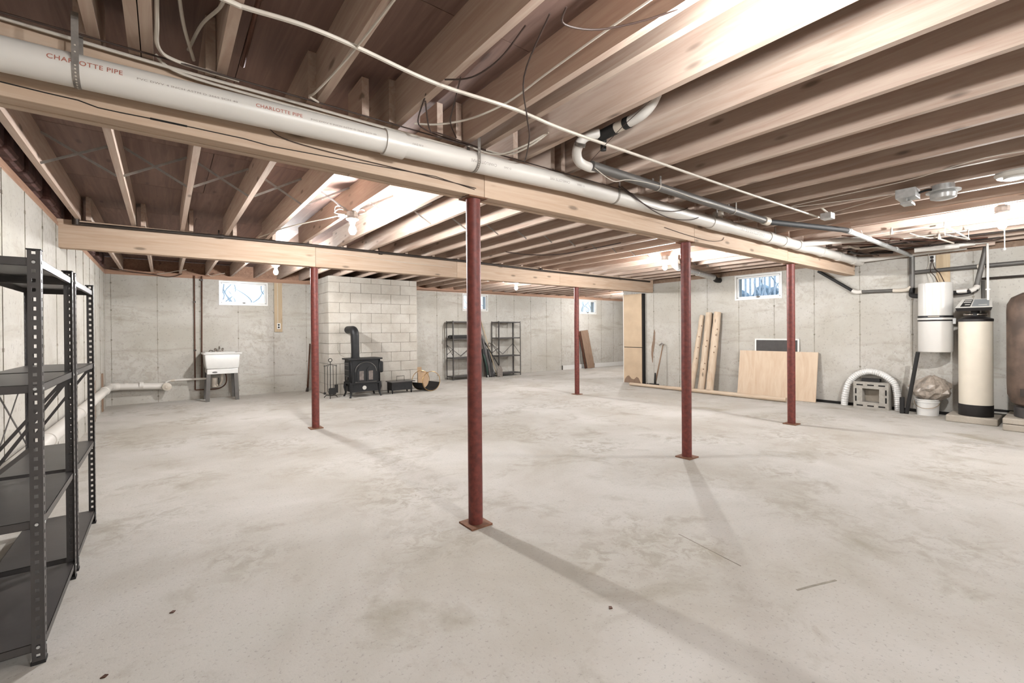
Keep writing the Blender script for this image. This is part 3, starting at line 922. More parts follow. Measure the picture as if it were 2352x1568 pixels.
# ---------------------------------------------------------------- small boxes and fixtures on the joists
t = thing('switch_box', 'small pale metal box with two wires on the joists', 'electrical box', (5.64, 1.78, 2.53))
MB().box(5.58, 5.70, 1.72, 1.82, 2.525, 2.588, 0.004).build('box_body', 'galv', t)
for k in (0, 1):
    MB().tube(smooth([(5.60 + k * 0.05, 1.76, 2.585), (5.52 + k * 0.05, 1.78, 2.62), (5.45 + k * 0.05, 1.82, 2.68)], 4), 0.008, 6).build('cable_end', 'cablew', t)
t = thing('transformer_box', 'silver junction box with a bracket hanging among the joists', 'electrical box', (5.28, 1.04, 2.52))
MB().box(5.19, 5.36, 0.97, 1.11, 2.505, 2.585, 0.004).build('box_body', 'galv', t)
MB().box(5.21, 5.34, 1.0, 1.08, 2.452, 2.475, 0.004).build('bracket', 'galv', t)
for x in (5.225, 5.325):
    MB().tube([(x, 1.04, 2.475), (x, 1.04, 2.51)], 0.008, 8).build('bracket_rod', 'galv', t)
MB().tube(smooth([(5.31, 0.97, 2.55), (5.33, 0.92, 2.565), (5.34, 0.87, 2.56)], 4), 0.01, 8).build('flexible_lead', 'rubber', t)
t = thing('round_box', 'round silver ceiling can beside the silver junction box', 'light fixture', (5.36, 0.82, 2.56))
MB().lathe([(0.02, 0.03), (0.075, 0.03), (0.075, -0.02), (0.07, -0.022)], (5.36, 0.82, 2.56), n=20).build('can', 'galv', t)
MB().lathe([(0.07, -0.02), (0.115, -0.022), (0.115, -0.032), (0.08, -0.034)], (5.36, 0.82, 2.56), n=24).build('flange', 'galv', t)
MB().lathe([(0.08, -0.034), (0.09, -0.05), (0.085, -0.085), (0.06, -0.095), (0.01, -0.097)], (5.36, 0.82, 2.56), n=24).build('lens', 'galv', t)
t = thing('smoke_alarm', 'round white alarm disc on the joists above the tanks', 'smoke alarm', (5.36, 0.40, 2.585))
MB().lathe([(0.02, 0.0), (0.115, 0.0), (0.12, -0.015), (0.105, -0.04), (0.07, -0.045)], (5.36, 0.40, 2.585), n=28).build('housing', 'plastic', t)
MB().lathe([(0.07, -0.045), (0.066, -0.055), (0.03, -0.057), (0.01, -0.057)], (5.36, 0.40, 2.585), n=24).build('cover', 'white', t)
for k in range(3):
    MB().ring((5.36, 0.40, 2.5385), 0.035 + k * 0.012, 0.0018, 2, 24, 6).build('vent_ring', 'greyleg', t)
# doubled header board and supply piping cluster by the side wall
for i, (z, y0, x, lb) in enumerate(((2.578, -0.5, 7.35, 'thin white water pipe strapped under the joists, nearest the alarm disc'), (2.565, -0.5, 7.95, 'thin white water pipe strapped under the joists, over the pull cord bulb'))):
    t = thing('water_pipe', lb, 'pipe', (x, y0, z), 'white water pipes under the joists')
    MB().tube([(x, y0, z), (x, 1.95 - i * 0.2, z), (x + 0.03, 2.0 - i * 0.2, z + 0.03)], 0.009, 8).build('pipe_run', 'cablew', t)
    for y in (0.2, 1.0, 1.7):
        MB().bar((x - 0.02, y, z + 0.012), (x + 0.02, y, z + 0.012), 0.015, 0.003).build('clip', 'galv', t)
cl = [
    ('copper_line', 'copper', 0.009, 'copper pipe crossing above the side wall cabinets of pipes', [(7.7, 2.43, 2.565), (8.6, 2.3, 2.56), (9.3, 2.2, 2.55)]),
    ('copper_line', 'copper', 0.009, 'copper pipe turning under the joists towards the tanks', [(7.05, 2.05, 2.57), (7.8, 1.7, 2.56), (8.5, 1.3, 2.55), (8.7, 0.9, 2.55)]),
    ('supply_line', 'pvc', 0.012, 'white pipe dropping in a U below the joists', [(7.23, 1.09, 2.60), (7.23, 1.09, 2.53), (7.3, 1.07, 2.525), (8.3, 1.03, 2.51)]),
    ('supply_line', 'pvcd', 0.011, 'cream pipe joining the U shaped one', [(7.9, 1.25, 2.60), (7.92, 1.25, 2.50), (8.5, 1.2, 2.50)]),
    ('supply_line', 'pvcd', 0.010, 'short cream pipe poking down near the silver conduit', [(7.15, 1.563, 2.60), (7.15, 1.563, 2.52)]),
    ('copper_line', 'darkpipe', 0.010, 'dark iron pipe crossing under the joists beside the white branch', [(8.85, 2.15, 2.56), (8.9, 1.5, 2.56), (8.9, 0.8, 2.56)]),
    ('copper_line', 'darkpipe', 0.012, 'dark iron gas pipe over the vacuum canister', [(8.3, 2.4, 2.57), (8.4, 1.6, 2.57), (8.5, 0.3, 2.57)]),
]
for nm, mat, r, lb, pts in cl:
    t = thing(nm, lb, 'pipe', pts[0])
    MB().tube(pts, r, 8).build('pipe_run', mat, t)
    p, q = Vector(pts[0]), Vector(pts[1])
    c = q
    MB().tube([c - (q - p).normalized() * 0.03, c + (q - p).normalized() * 0.005], r + 0.006, 10).build('fitting', mat, t)
rnd = random.Random(31)
names = ['thin copper pipe crossing under the joists, first of the crowded runs', 'dark cable bundle crossing under the crowded joists', 'cream pipe with a kink among the crowded runs', 'brown cable sagging from joist to joist near the side wall',
         'pale cable sagging beside the brown one near the side wall', 'dark iron stub pipe hung by the white branch pipe']
runs = [([(7.9, 2.3, 2.585), (8.3, 1.9, 2.565), (8.7, 1.75, 2.565), (9.2, 1.3, 2.57)], 0.010, 'copper'),
        ([(7.6, 1.9, 2.585), (8.0, 1.75, 2.555), (8.35, 1.45, 2.57), (8.7, 1.2, 2.56), (9.1, 0.9, 2.58)], 0.012, 'cableb'),
        ([(8.0, 2.25, 2.57), (8.35, 2.2, 2.565), (8.45, 2.0, 2.565), (9.2, 1.9, 2.56)], 0.018, 'pvcd'),
        ([(8.2, 1.7, 2.588), (8.45, 1.5, 2.52), (8.7, 1.35, 2.58), (8.95, 1.0, 2.53), (9.2, 0.8, 2.585)], 0.007, 'cableb'),
        ([(7.7, 1.5, 2.588), (7.95, 1.35, 2.53), (8.25, 1.2, 2.585)], 0.006, 'cablew'),
        ([(8.5, 2.38, 2.56), (8.9, 2.34, 2.56), (9.2, 2.0, 2.56)], 0.02, 'darkpipe')]
for lb, (pts, r, mat) in zip(names, runs):
    cable('service_line', lb, pts, r, mat, 'pipe' if 'pipe' in lb else 'cable', 4)
t = thing('pipe_hanger', 'pale U-shaped bracket dropping below the joists in front of the tanks', 'bracket', (7.22, 1.09, 2.5))
MB().bar((7.22, 1.09, 2.60), (7.22, 1.09, 2.43), 0.018, 0.004, (0, 1, 0)).build('drop_arm', 'pvcd', t)
MB().bar((7.22, 1.09, 2.435), (7.9, 0.98, 2.44), 0.03, 0.006).build('cross_arm', 'pvcd', t)
MB().bar((7.9, 0.98, 2.44), (7.9, 0.98, 2.60), 0.018, 0.004, (0, 1, 0)).build('drop_arm', 'pvcd', t)
t = thing('header_board', 'doubled timber header fixed under the joists near the pull cord bulb', 'board', (6.45, 0.3, 2.55))
MB().box(6.30, 6.345, -1.0, 1.75, 2.53, 2.588).build('plank', 'joist', t)
t = thing('nailer_board', 'short timber nailer above the side wall pipes', 'board', (9.4, 1.9, 2.55))
MB().box(9.38, 9.43, 0.9, 2.3, 2.53, 2.588).build('plank', 'joist', t)

# ---------------------------------------------------------------- shiny duct
t = thing('dryer_duct', 'shiny metal duct with an elbow leading to the side wall', 'duct', (7.0, 4.5, 2.5))
MB().tube(smooth([(7.06, 4.50, 2.66), (7.05, 4.50, 2.56), (7.09, 4.52, 2.50), (7.22, 4.56, 2.475)], 4), 0.06, 20).build('elbow', 'galv', t)
MB().tube([(7.22, 4.56, 2.475), (9.3, 5.02, 2.475)], 0.058, 24).build('duct_run', 'galv', t)
for q in (0.03, 0.5, 0.98):
    a = Vector((7.22, 4.56, 2.475)).lerp(Vector((9.3, 5.02, 2.475)), q)
    d = Vector((2.08, 0.46, 0)).normalized()
    MB().tube([a, a + d * 0.03], 0.062, 24).build('seam_ring', 'galv', t)
MB().tube(smooth([(9.3, 5.02, 2.475), (9.42, 5.05, 2.465), (9.5, 5.06, 2.43), (9.66, 5.06, 2.43)], 4), 0.052, 16).build('wall_elbow', 'rubber', t)
# ---------------------------------------------------------------- perforated steel shelving near the camera
def perf_flange(mb, p, u, wdt, z0, z1, pitch=0.0385, hw=0.006, hh=0.0075, t=0.0022):
    """flange standing at p, running along unit vector u, with a row of through slots"""
    u = Vector(u)
    n = Vector((-u.y, u.x, 0))
    P = Vector(p)
    def slab(a0, a1, za, zb):
        c = [P + u * a0 - n * t / 2, P + u * a1 - n * t / 2, P + u * a1 + n * t / 2, P + u * a0 + n * t / 2]
        mb.add([(q.x, q.y, za) for q in c] + [(q.x, q.y, zb) for q in c],
               [(0, 3, 2, 1), (4, 5, 6, 7), (0, 1, 5, 4), (1, 2, 6, 5), (2, 3, 7, 6), (3, 0, 4, 7)])
    m = wdt / 2
    slab(0, m - hw, z0, z1)
    slab(m + hw, wdt, z0, z1)
    z = z0
    zc = z0 + pitch * 0.6
    while zc + hh < z1:
        slab(m - hw, m + hw, z, zc - hh)
        z = zc + hh
        zc += pitch
    slab(m - hw, m + hw, z, z1)

def shelving(name, label, group, x0, x1, y0, y1, levels, top, mat, fl=0.038, perf=True, lip=0.034, brace='back', braces=()):
    t = thing(name, label, 'shelving', ((x0 + x1) / 2, (y0 + y1) / 2, 0), group)
    for xc, sx in ((x0, 1), (x1, -1)):
        for yc, sy in ((y0, 1), (y1, -1)):
            mb = MB()
            if perf:
                perf_flange(mb, (xc, yc, 0), (sx, 0, 0), fl, 0.012, top)
                perf_flange(mb, (xc, yc, 0), (0, sy, 0), fl, 0.012, top)
                mb.box(min(xc, xc + sx * 0.006), max(xc, xc + sx * 0.006), min(yc, yc + sy * 0.006), max(yc, yc + sy * 0.006), 0.01, top)
            else:
                mb.box(min(xc, xc + sx * fl), max(xc, xc + sx * fl), min(yc, yc + sy * 0.003), max(yc, yc + sy * 0.003), 0, top)
                mb.box(min(xc, xc + sx * 0.003), max(xc, xc + sx * 0.003), min(yc, yc + sy * fl), max(yc, yc + sy * fl), 0, top)
            po = mb.build('post', mat, t)
            if perf:
                a, b = xc - 0.003 * sx, xc + sx * (fl + 0.003)
                c, d = yc - 0.003 * sy, yc + sy * (fl + 0.003)
                MB().box(min(a, b), max(a, b), min(c, d), max(c, d), 0.0, 0.013).build('foot_cap', 'rubber', po)
                MB().box(min(a, b), max(a, b), min(c, d), max(c, d), top, top + 0.005).build('top_cap', 'rubber', po)
    for z in levels:
        mb = MB()
        e = 0.004
        a0, a1, b0, b1 = x0 + e, x1 - e, y0 + e, y1 - e
        mb.box(a0, a1, b0, b1, z - 0.0015, z)
        for (p0, p1, q0, q1) in ((a0, a1, b0, b0 + 0.002), (a0, a1, b1 - 0.002, b1), (a0, a0 + 0.002, b0, b1), (a1 - 0.002, a1, b0, b1)):
            mb.box(p0, p1, q0, q1, z - lip, z)
        mb.box(a0, a1, b0, b0 + 0.012, z - lip, z - lip + 0.0015)
        mb.box(a1 - 0.012, a1, b0, b1, z - lip, z - lip + 0.0015)
        s = mb.build('shelf_board', mat, t)
        if perf:
            sc = MB()
            for xc in (x0, x1):
                for yc in (y0, y1):
                    sx = -1 if xc == x0 else 1
                    sy = -1 if yc == y0 else 1
                    ix = xc - sx * fl / 2
                    iy = yc - sy * fl / 2
                    sc.tube([(xc, iy, z - 0.018), (xc + sx * 0.004, iy, z - 0.018)], 0.006, 8)
                    sc.tube([(ix, yc, z - 0.018), (ix, yc + sy * 0.004, z - 0.018)], 0.006, 8)
            sc.build('bolt_head', 'galv', s, kind='stuff')
    for a, b in braces:
        MB().bar(a, b, 0.016, 0.002, (1, 0, 0) if abs(a[0] - b[0]) < 1e-3 else (0, 1, 0)).build('cross_brace', mat, t)
    return t
LV = (1.668, 1.148, 0.592, 0.088)
xb, xf = -0.742, -0.402
shelving('metal_shelving', 'near black perforated metal shelving unit against the side wall, its front post tallest in view', 'near metal shelving', xb, xf, 2.66, 3.50, LV, 1.70, 'shelf',
         braces=[((xb + 0.004, 2.70, 0.62), (xb + 0.004, 3.46, 1.11)), ((xb + 0.004, 2.70, 1.11), (xb + 0.004, 3.46, 0.62)),
                 ((xb + 0.02, 3.494, 0.62), (xf - 0.02, 3.494, 1.11)), ((xb + 0.02, 3.497, 0.70), (xf - 0.02, 3.497, 1.13)), ((xb + 0.02, 2.664, 0.62), (xf - 0.02, 2.664, 0.90))])
shelving('metal_shelving', 'second black perforated shelving unit, standing behind the nearer one', 'near metal shelving', xb, xf, 3.57, 4.43, LV, 1.70, 'shelf',
         braces=[((xb + 0.004, 3.61, 0.62), (xb + 0.004, 4.39, 1.11)), ((xb + 0.004, 3.61, 1.11), (xb + 0.004, 4.39, 0.62)),
                 ((xb + 0.02, 4.424, 0.64), (xf - 0.02, 4.424, 1.12))])
LF = (1.652, 1.172, 0.628, 0.10)
def vbr(x0, x1, y0, y1, za, zb):
    xm = (x0 + x1) / 2
    return [((x0, y1 - 0.004, zb), (xm, y1 - 0.004, za)), ((xm, y1 - 0.004, za), (x1, y1 - 0.004, zb)),
            ((x0 + 0.004, y0, za), (x0 + 0.004, y1, zb)), ((x1 - 0.004, y0, za), (x1 - 0.004, y1, zb)), ((x0 + 0.004, y0, zb - 0.1), (x0 + 0.004, y1, za + 0.05))]
shelving('metal_shelving', 'far dark metal shelving unit with a black case on its second shelf', 'far metal shelving', 6.375, 7.33, 10.98, 11.36, LF, 1.665, 'shelf', fl=0.03, perf=False, braces=vbr(6.39, 7.31, 10.98, 11.36, 0.65, 0.98))
shelving('metal_shelving', 'far dark empty metal shelving unit beside the leaning tools', 'far metal shelving', 7.95, 8.79, 10.98, 11.36, LF, 1.665, 'shelf', fl=0.03, perf=False, braces=vbr(7.96, 8.78, 10.98, 11.36, 0.65, 0.98))
t = thing('tool_case', 'flat black case lying on the shelf of the far shelving', 'case', (6.7, 11.15, 1.172))
MB().box(6.42, 7.02, 11.01, 11.30, 1.174, 1.262, 0.012).build('case_body', 'black', t)
MB().box(6.33, 6.42, 11.08, 11.2, 1.18, 1.245, 0.01).build('handle', 'black', t)

# ---------------------------------------------------------------- things leaning between the far shelves
t = thing('slim_bag', 'tall slim grey bag leaning between the far shelves', 'bag', (7.6, 11.2, 0))
MB().tube([(7.70, 11.08, 0.02), (7.66, 11.15, 0.45), (7.60, 11.24, 0.95), (7.545, 11.32, 1.27)], [0.055, 0.06, 0.045, 0.025], 12).build('bag_body', 'shelf', t)
MB().ring((7.70, 11.11, 0.96), 0.05, 0.009, 1, 20, 6).build('handle_loop', 'black', t)
t = thing('rolled_mat', 'upright black roll standing beside the grey bag', 'roll', (7.6, 11.1, 0))
MB().tube([(7.60, 11.07, 0.0), (7.52, 11.2, 0.84)], 0.05, 14).build('roll', 'black', t)
t = thing('umbrella', 'dark green closed umbrella with pale tip beside the black roll', 'umbrella', (7.55, 11.0, 0))
MB().tube([(7.585, 11.04, 0.07), (7.56, 11.05, 0.3), (7.50, 11.10, 0.62), (7.48, 11.12, 0.70)], [0.016, 0.028, 0.03, 0.012], 10).build('canopy', 'greenp', t)
MB().tube([(7.59, 11.03, 0.0), (7.585, 11.04, 0.075)], 0.014, 10).build('tip', 'white', t)
t = thing('wooden_pole', 'thin pale pole leaning highest between the far shelves', 'pole', (7.95, 11.15, 0))
MB().tube([(7.95, 11.10, 0.05), (7.58, 11.43, 1.80)], 0.013, 10).build('pole', 'board', t)
t = thing('snow_shovel', 'shovel leaning blade down by the empty far shelves', 'shovel', (7.95, 11.05, 0))
MB().tube([(7.94, 10.94, 0.30), (7.72, 11.35, 1.0)], 0.014, 10).build('shaft', 'rubber', t)
MB().ring((7.71, 11.36, 0.98), 0.035, 0.01, 1, 16, 6).build('grip', 'black', t)
MB().prism([(7.86, 0.02), (8.06, 0.0), (8.04, 0.22), (7.98, 0.34), (7.90, 0.33), (7.85, 0.2)], 1, 10.93, 10.945).build('blade', 'strap', t)
t = thing('bin_bag', 'crumpled black bag on the floor by the shovel', 'bag', (7.9, 11.1, 0))
MB().lathe([(0.10, 0.0), (0.14, 0.03), (0.13, 0.12), (0.07, 0.22), (0.02, 0.25)], (7.80, 11.20, 0), n=9).build('bag_body', 'shelf', t)
t = thing('slim_case', 'narrow black case standing between bag and shovel', 'case', (7.74, 11.15, 0))
MB().tube([(7.80, 11.11, 0.0), (7.76, 11.16, 0.5), (7.715, 11.22, 0.83)], [0.05, 0.042, 0.03], 8).build('case_body', 'black', t)

# ---------------------------------------------------------------- block chimney
CX0, CX1, CY0, CY1 = 2.79, 4.84, 10.05, YB - 0.013
t = thing('chimney', 'grey concrete block chimney breast rising behind the wood stove', 'chimney', (3.8, 10.7, 0))
MB().box(CX0 + 0.008, CX1 - 0.008, CY0 + 0.008, CY1, 0, ZJ - 0.01).build('mortar_core', 'mortar', t)
HB, LB = 0.2215, 0.4675
k = 0
z = 0.02
while z < ZJ - 0.05:
    z1 = min(z + HB - 0.009, ZJ - 0.012)
    off = 0.0 if k % 2 else -LB / 2
    x = CX0 + off
    while x < CX1 - 0.02:
        a, b = max(x, CX0), min(x + LB - 0.009, CX1)
        if b - a > 0.03:
            MB().box(a, b, CY0 + random.uniform(-0.0015, 0.0015), CY0 + 0.1, z, z1).build('concrete_block', 'block', t)
        x += LB
    y = CY0 + 0.1 + (0.0 if k % 2 else -LB / 2 + 0.1)
    while y < CY1 - 0.02:
        a, b = max(y, CY0 + 0.1015), min(y + LB - 0.009, CY1)
        if b - a > 0.03:
            MB().box(CX0 + random.uniform(-0.0015, 0.0015), CX0 + 0.1, a, b, z, z1).build('concrete_block', 'block', t)
            MB().box(CX1 - 0.1, CX1, a, b, z, z1).build('concrete_block', 'block', t)
        y += LB
    z += HB
    k += 1
# cut-out outline round the flue on the chimney face
pts = [(2.98, 10.047, 1.145), (2.98, 10.047, 0.98), (3.02, 10.047, 0.88), (3.12, 10.047, 0.815), (3.28, 10.047, 0.80), (3.40, 10.047, 0.86), (3.46, 10.047, 0.96), (3.47, 10.047, 1.145)]
MB().tube(pts, 0.004, 5).build('scribed_line', 'seam', t)

# ---------------------------------------------------------------- wood stove
t = thing('wood_stove', 'black cast iron wood stove with arched doors on four legs', 'stove', (3.37, 9.6, 0))
X0, X1, Y0, Y1 = 3.03, 3.69, 9.42, 9.83
def leg(x, y, sx, sy):
    MB().tube([(x, y, 0.31), (x - sx * 0.012, y - sy * 0.01, 0.2), (x - sx * 0.0, y, 0.09), (x + sx * -0.02, y - sy * 0.02, 0.02), (x - sx * 0.028, y - sy * 0.03, 0.0)], [0.04, 0.036, 0.022, 0.018, 0.024], 8).build('leg', 'iron', t)
leg(X0 + 0.03, Y0 + 0.03, 1, 1); leg(X1 - 0.03, Y0 + 0.03, -1, 1); leg(X0 + 0.03, Y1 - 0.03, 1, -1); leg(X1 - 0.03, Y1 - 0.03, -1, -1)
body = MB().box(X0 + 0.015, X1 - 0.015, Y0 + 0.015, Y1 - 0.015, 0.295, 0.785, 0.006).build('firebox', 'iron', t)
MB().box(X0, X1, Y0 - 0.005, Y1, 0.275, 0.302, 0.006).build('base_ledge', 'iron', t)
MB().box(X0 + 0.05, X1 - 0.05, Y0 + 0.03, Y1 - 0.05, 0.11, 0.275).build('ash_drawer', 'iron', t)
MB().lathe([(0.006, 0), (0.042, 0.0), (0.042, 0.012), (0.03, 0.016), (0.004, 0.016)], (3.335, Y0 + 0.03 - 0.016, 0.195), axis=1, n=20).build('air_dial', 'plastic', t)
# bowed top plate
poly = []
for i in range(13):
    a = i / 12.0
    poly.append((X0 - 0.03 + (X1 - X0 + 0.06) * a, Y0 - 0.015 - 0.045 * math.sin(pi * a)))
poly += [(X1 + 0.03, Y1 + 0.02), (X0 - 0.03, Y1 + 0.02)]
MB().prism(poly, 2, 0.785, 0.815).build('top_plate', 'iron', t)
# arched twin doors
def arch(xc, z0, wd, h, rise, y0, y1):
    P = [(xc - wd, z0), (xc + wd, z0), (xc + wd, z0 + h)]
    for i in range(1, 12):
        a = pi * i / 12
        P.append((xc + wd * math.cos(a), z0 + h + rise * math.sin(a)))
    P.append((xc - wd, z0 + h))
    return MB().prism(P, 1, y0, y1)
dx = (X0 + X1) / 2
arch(dx, 0.315, 0.225, 0.22, 0.20, Y0 - 0.006, Y0 + 0.02).build('door_surround', 'iron', t)
for s in (-1, 1):
    d = arch(dx + s * 0.098, 0.335, 0.092, 0.18, 0.13, Y0 - 0.022, Y0 - 0.005).build('door', 'iron', t)
    MB().box(dx + s * 0.098 - 0.045, dx + s * 0.098 + 0.045, Y0 - 0.026, Y0 - 0.021, 0.36, 0.55).build('door_glass', 'glassblk', d)
rim = []
for i in range(17):
    a = pi * i / 16
    rim.append((dx + 0.225 * math.cos(a), Y0 - 0.008, 0.535 + 0.20 * math.sin(a)))
MB().tube(rim, 0.008, 6).build('arch_moulding', 'greyleg', t)
MB().box(dx - 0.23, dx + 0.23, Y0 - 0.014, Y0, 0.312, 0.322).build('bottom_moulding', 'greyleg', t)
for x in (X0 + 0.03, X1 - 0.03):
    MB().tube([(x, Y0 + 0.005, 0.30), (x, Y0 + 0.005, 0.785)], 0.014, 8).build('corner_pillar', 'iron', t)
sd = MB().box(X0 - 0.004, X0 + 0.02, Y0 + 0.06, Y1 - 0.06, 0.34, 0.74, 0.004).build('side_door', 'iron', t)
for z in (0.44, 0.56, 0.66, 0.70):
    MB().box(X0 - 0.010, X0 - 0.003, Y0 + 0.08, Y1 - 0.08, z, z + 0.012).build('side_rib', 'greyleg', sd)
MB().lathe([(0.006, 0), (0.026, -0.008), (0.03, -0.02), (0.006, -0.028)], (X0 - 0.004, Y0 + 0.12, 0.40), axis=0, n=12).build('side_knob', 'chrome', sd)
MB().box(X1 - 0.015, X1 + 0.075, Y0 + 0.04, Y1 - 0.04, 0.49, 0.735, 0.03).build('side_shelf', 'iron', t)
FX, FY = 3.20, 9.62
fp = [(FX + 0.01, FY, 0.812), (FX + 0.005, FY, 1.30)] + [(FX, FY + 0.115 * (1 - math.cos(a)), 1.30 + 0.115 * math.sin(a)) for a in [pi / 2 * i / 5 for i in range(1, 6)]] + [(FX, 10.05, 1.415)]
MB().tube(fp, 0.083, 22).build('stove_pipe', 'iron', t)
MB().tube([(FX + 0.01, FY, 0.812), (FX + 0.01, FY, 0.84)], 0.092, 22).build('pipe_collar', 'iron', t)
MB().tube([(FX + 0.007, FY, 1.10), (FX + 0.007, FY, 1.115)], 0.0855, 22).build('pipe_joint', 'iron', t)

# ---------------------------------------------------------------- hearth tools on a stand
t = thing('fireplace_tools', 'black wrought iron hearth tool stand with ring handle', 'fireplace tools', (2.735, 9.76, 0))
hx, hy = 2.735, 9.76
MB().tube([(hx, hy, 0.04), (hx, hy, 0.745)], 0.008, 8).build('centre_rod', 'rubber', t)
MB().ring((hx, hy, 0.785), 0.034, 0.008, 1, 20, 6).build('ring_handle', 'rubber', t)
for a in (0.2, 0.2 + 2 * pi / 3, 0.2 + 4 * pi / 3):
    cx, cy = math.cos(a), math.sin(a)
    MB().tube(smooth([(hx, hy, 0.045), (hx + cx * 0.08, hy + cy * 0.08, 0.055), (hx + cx * 0.12, hy + cy * 0.12, 0.035), (hx + cx * 0.15, hy + cy * 0.15, 0.004)], 3), 0.008, 6).build('foot', 'rubber', t)
MB().tube([(hx - 0.12, hy, 0.665), (hx, hy, 0.695), (hx + 0.12, hy, 0.665)], 0.006, 6).build('hook_bar', 'rubber', t)
def tool(nm, x, z0, extra):
    g = thing(nm, extra[0], 'hearth tool', (x, hy - 0.03, z0), 'hearth tools')
    MB().tube([(x, hy - 0.018, z0), (x, hy - 0.018, 0.655)], 0.0055, 6).build('shaft', 'rubber', g)
    MB().ring((x, hy - 0.018, 0.668), 0.014, 0.004, 1, 12, 5).build('hanging_loop', 'rubber', g)
    return g
g = tool('poker', hx - 0.12, 0.12, ['slim black brush with small square head on the hearth stand'])
MB().box(hx - 0.14, hx - 0.10, hy - 0.035, hy - 0.005, 0.085, 0.125).build('brush_head', 'rubber', g)
g = tool('poker', hx - 0.06, 0.15, ['black poker with hooked end on the hearth stand'])
MB().tube(smooth([(hx - 0.06, hy - 0.018, 0.15), (hx - 0.05, hy - 0.018, 0.125), (hx - 0.02, hy - 0.018, 0.12)], 3), 0.0055, 6).build('hook', 'rubber', g)
g = tool('shovel', hx + 0.05, 0.21, ['black hearth shovel with wide square blade on the stand'])
MB().box(hx - 0.03, hx + 0.10, hy - 0.045, hy - 0.038, 0.07, 0.21).bar((hx - 0.03, hy - 0.03, 0.07), (hx - 0.03, hy - 0.03, 0.2), 0.004, 0.03).build('blade', 'rubber', g)
g = tool('brush', hx + 0.115, 0.27, ['black hearth brush with tall narrow head on the stand'])
MB().box(hx + 0.08, hx + 0.145, hy - 0.03, hy - 0.002, 0.10, 0.27).build('brush_head', 'rubber', g)

# ---------------------------------------------------------------- ash box and log hoop
t = thing('ash_box', 'long low black iron box with wire handle beside the stove', 'box', (4.2, 9.6, 0))
MB().box(3.95, 4.44, 9.47, 9.74, 0.07, 0.245, 0.006).build('box_body', 'iron', t)
MB().box(3.93, 4.50, 9.44, 9.77, 0.245, 0.262, 0.004).build('lid', 'shelf', t)
MB().tube([(4.12, 9.60, 0.255), (4.12, 9.60, 0.37), (4.30, 9.60, 0.37), (4.30, 9.60, 0.255)], 0.006, 6).build('wire_handle', 'iron', t)
for x in (3.97, 4.42):
    for y in (9.49, 9.72):
        MB().tube([(x, y, 0.0), (x, y, 0.09)], [0.014, 0.022], 8).build('leg', 'iron', t)
t = thing('log_hoop', 'brass hooped log holder with a curved black cradle', 'log holder', (4.83, 9.45, 0))
LCX, LR = 4.80, 0.222
for y, dxx in ((9.35, 0.05), (9.68, -0.05)):
    MB().ring((LCX + dxx, y, LR + 0.008), LR, 0.007, 1, 40, 6).build('brass_ring', 'brass', t)
mb = MB()
n = 18
V = []
for k in range(n + 1):
    a = pi + 0.15 + (pi - 0.3) * k / n
    V.append((LCX + 0.05 + (LR - 0.006) * math.cos(a), 9.345, LR + 0.008 + (LR - 0.006) * math.sin(a)))
    V.append((LCX - 0.05 + (LR - 0.006) * math.cos(a), 9.685, LR + 0.008 + (LR - 0.006) * math.sin(a)))
    V.append((LCX + 0.05 + (LR - 0.012) * math.cos(a), 9.345, LR + 0.008 + (LR - 0.012) * math.sin(a)))
    V.append((LCX - 0.05 + (LR - 0.012) * math.cos(a), 9.685, LR + 0.008 + (LR - 0.012) * math.sin(a)))
F = []
for k in range(n):
    b = 4 * k
    F += [(b, b + 1, b + 5, b + 4), (b + 2, b + 6, b + 7, b + 3), (b, b + 4, b + 6, b + 2), (b + 1, b + 3, b + 7, b + 5)]
mb.add(V, F, True).build('cradle', 'rubber', t)
t = thing('cardboard_box', 'plain brown cardboard box with raised flap behind the log hoop', 'box', (5.1, 10.4, 0))
MB().box(4.93, 5.22, 10.2, 10.5, 0.0, 0.36, 0.003).build('carton', 'card', t)
MB().box(4.95, 5.17, 10.49, 10.5, 0.36, 0.47).build('flap', 'card', t)
MB().box(4.92, 5.0, 10.2, 10.203, 0.358, 0.40).build('flap', 'card', t)

# ---------------------------------------------------------------- laundry sink
t = thing('laundry_sink', 'white laundry sink on grey legs below the end wall window', 'sink', (0.94, 11.05, 0))
def tapered(zs, name, mat, parent, th=0.012, hollow=True, bot=True, rc=0.03):
    """zs: list of (z, x0, x1, y0, y1); rounded rectangular tub skin"""
    def loop(x0, x1, y0, y1, z, r=rc):
        P = []
        for cx, cy, a0 in ((x1 - r, y1 - r, 0), (x0 + r, y1 - r, pi / 2), (x0 + r, y0 + r, pi), (x1 - r, y0 + r, 1.5 * pi)):
            for i in range(5):
                a = a0 + pi / 2 * i / 4
                P.append((cx + r * math.cos(a), cy + r * math.sin(a), z))
        return P
    mb = MB()
    V = []
    for z, x0, x1, y0, y1 in zs:
        V += loop(x0, x1, y0, y1, z)
    n = 20
    F = []
    for i in range(len(zs) - 1):
        for k in range(n):
            k2 = (k + 1) % n
            F.append((i * n + k, i * n + k2, (i + 1) * n + k2, (i + 1) * n + k))
    mb.add(V, F, True)
    mb.add(V[:n], [tuple(range(n))])
    mb.add(V[-n:], [tuple(range(n))])
    return mb.build(name, mat, parent)
tapered([(0.640, 0.70, 1.17, 10.84, 11.27), (0.655, 0.658, 1.212, 10.795, 11.32), (0.72, 0.642, 1.226, 10.78, 11.335), (0.93, 0.625, 1.24, 10.765, 11.36), (0.942, 0.63, 1.235, 10.77, 11.355),
         (0.942, 0.66, 1.205, 10.80, 11.30), (0.70, 0.70, 1.17, 10.84, 11.27)], 'basin', 'white', t)
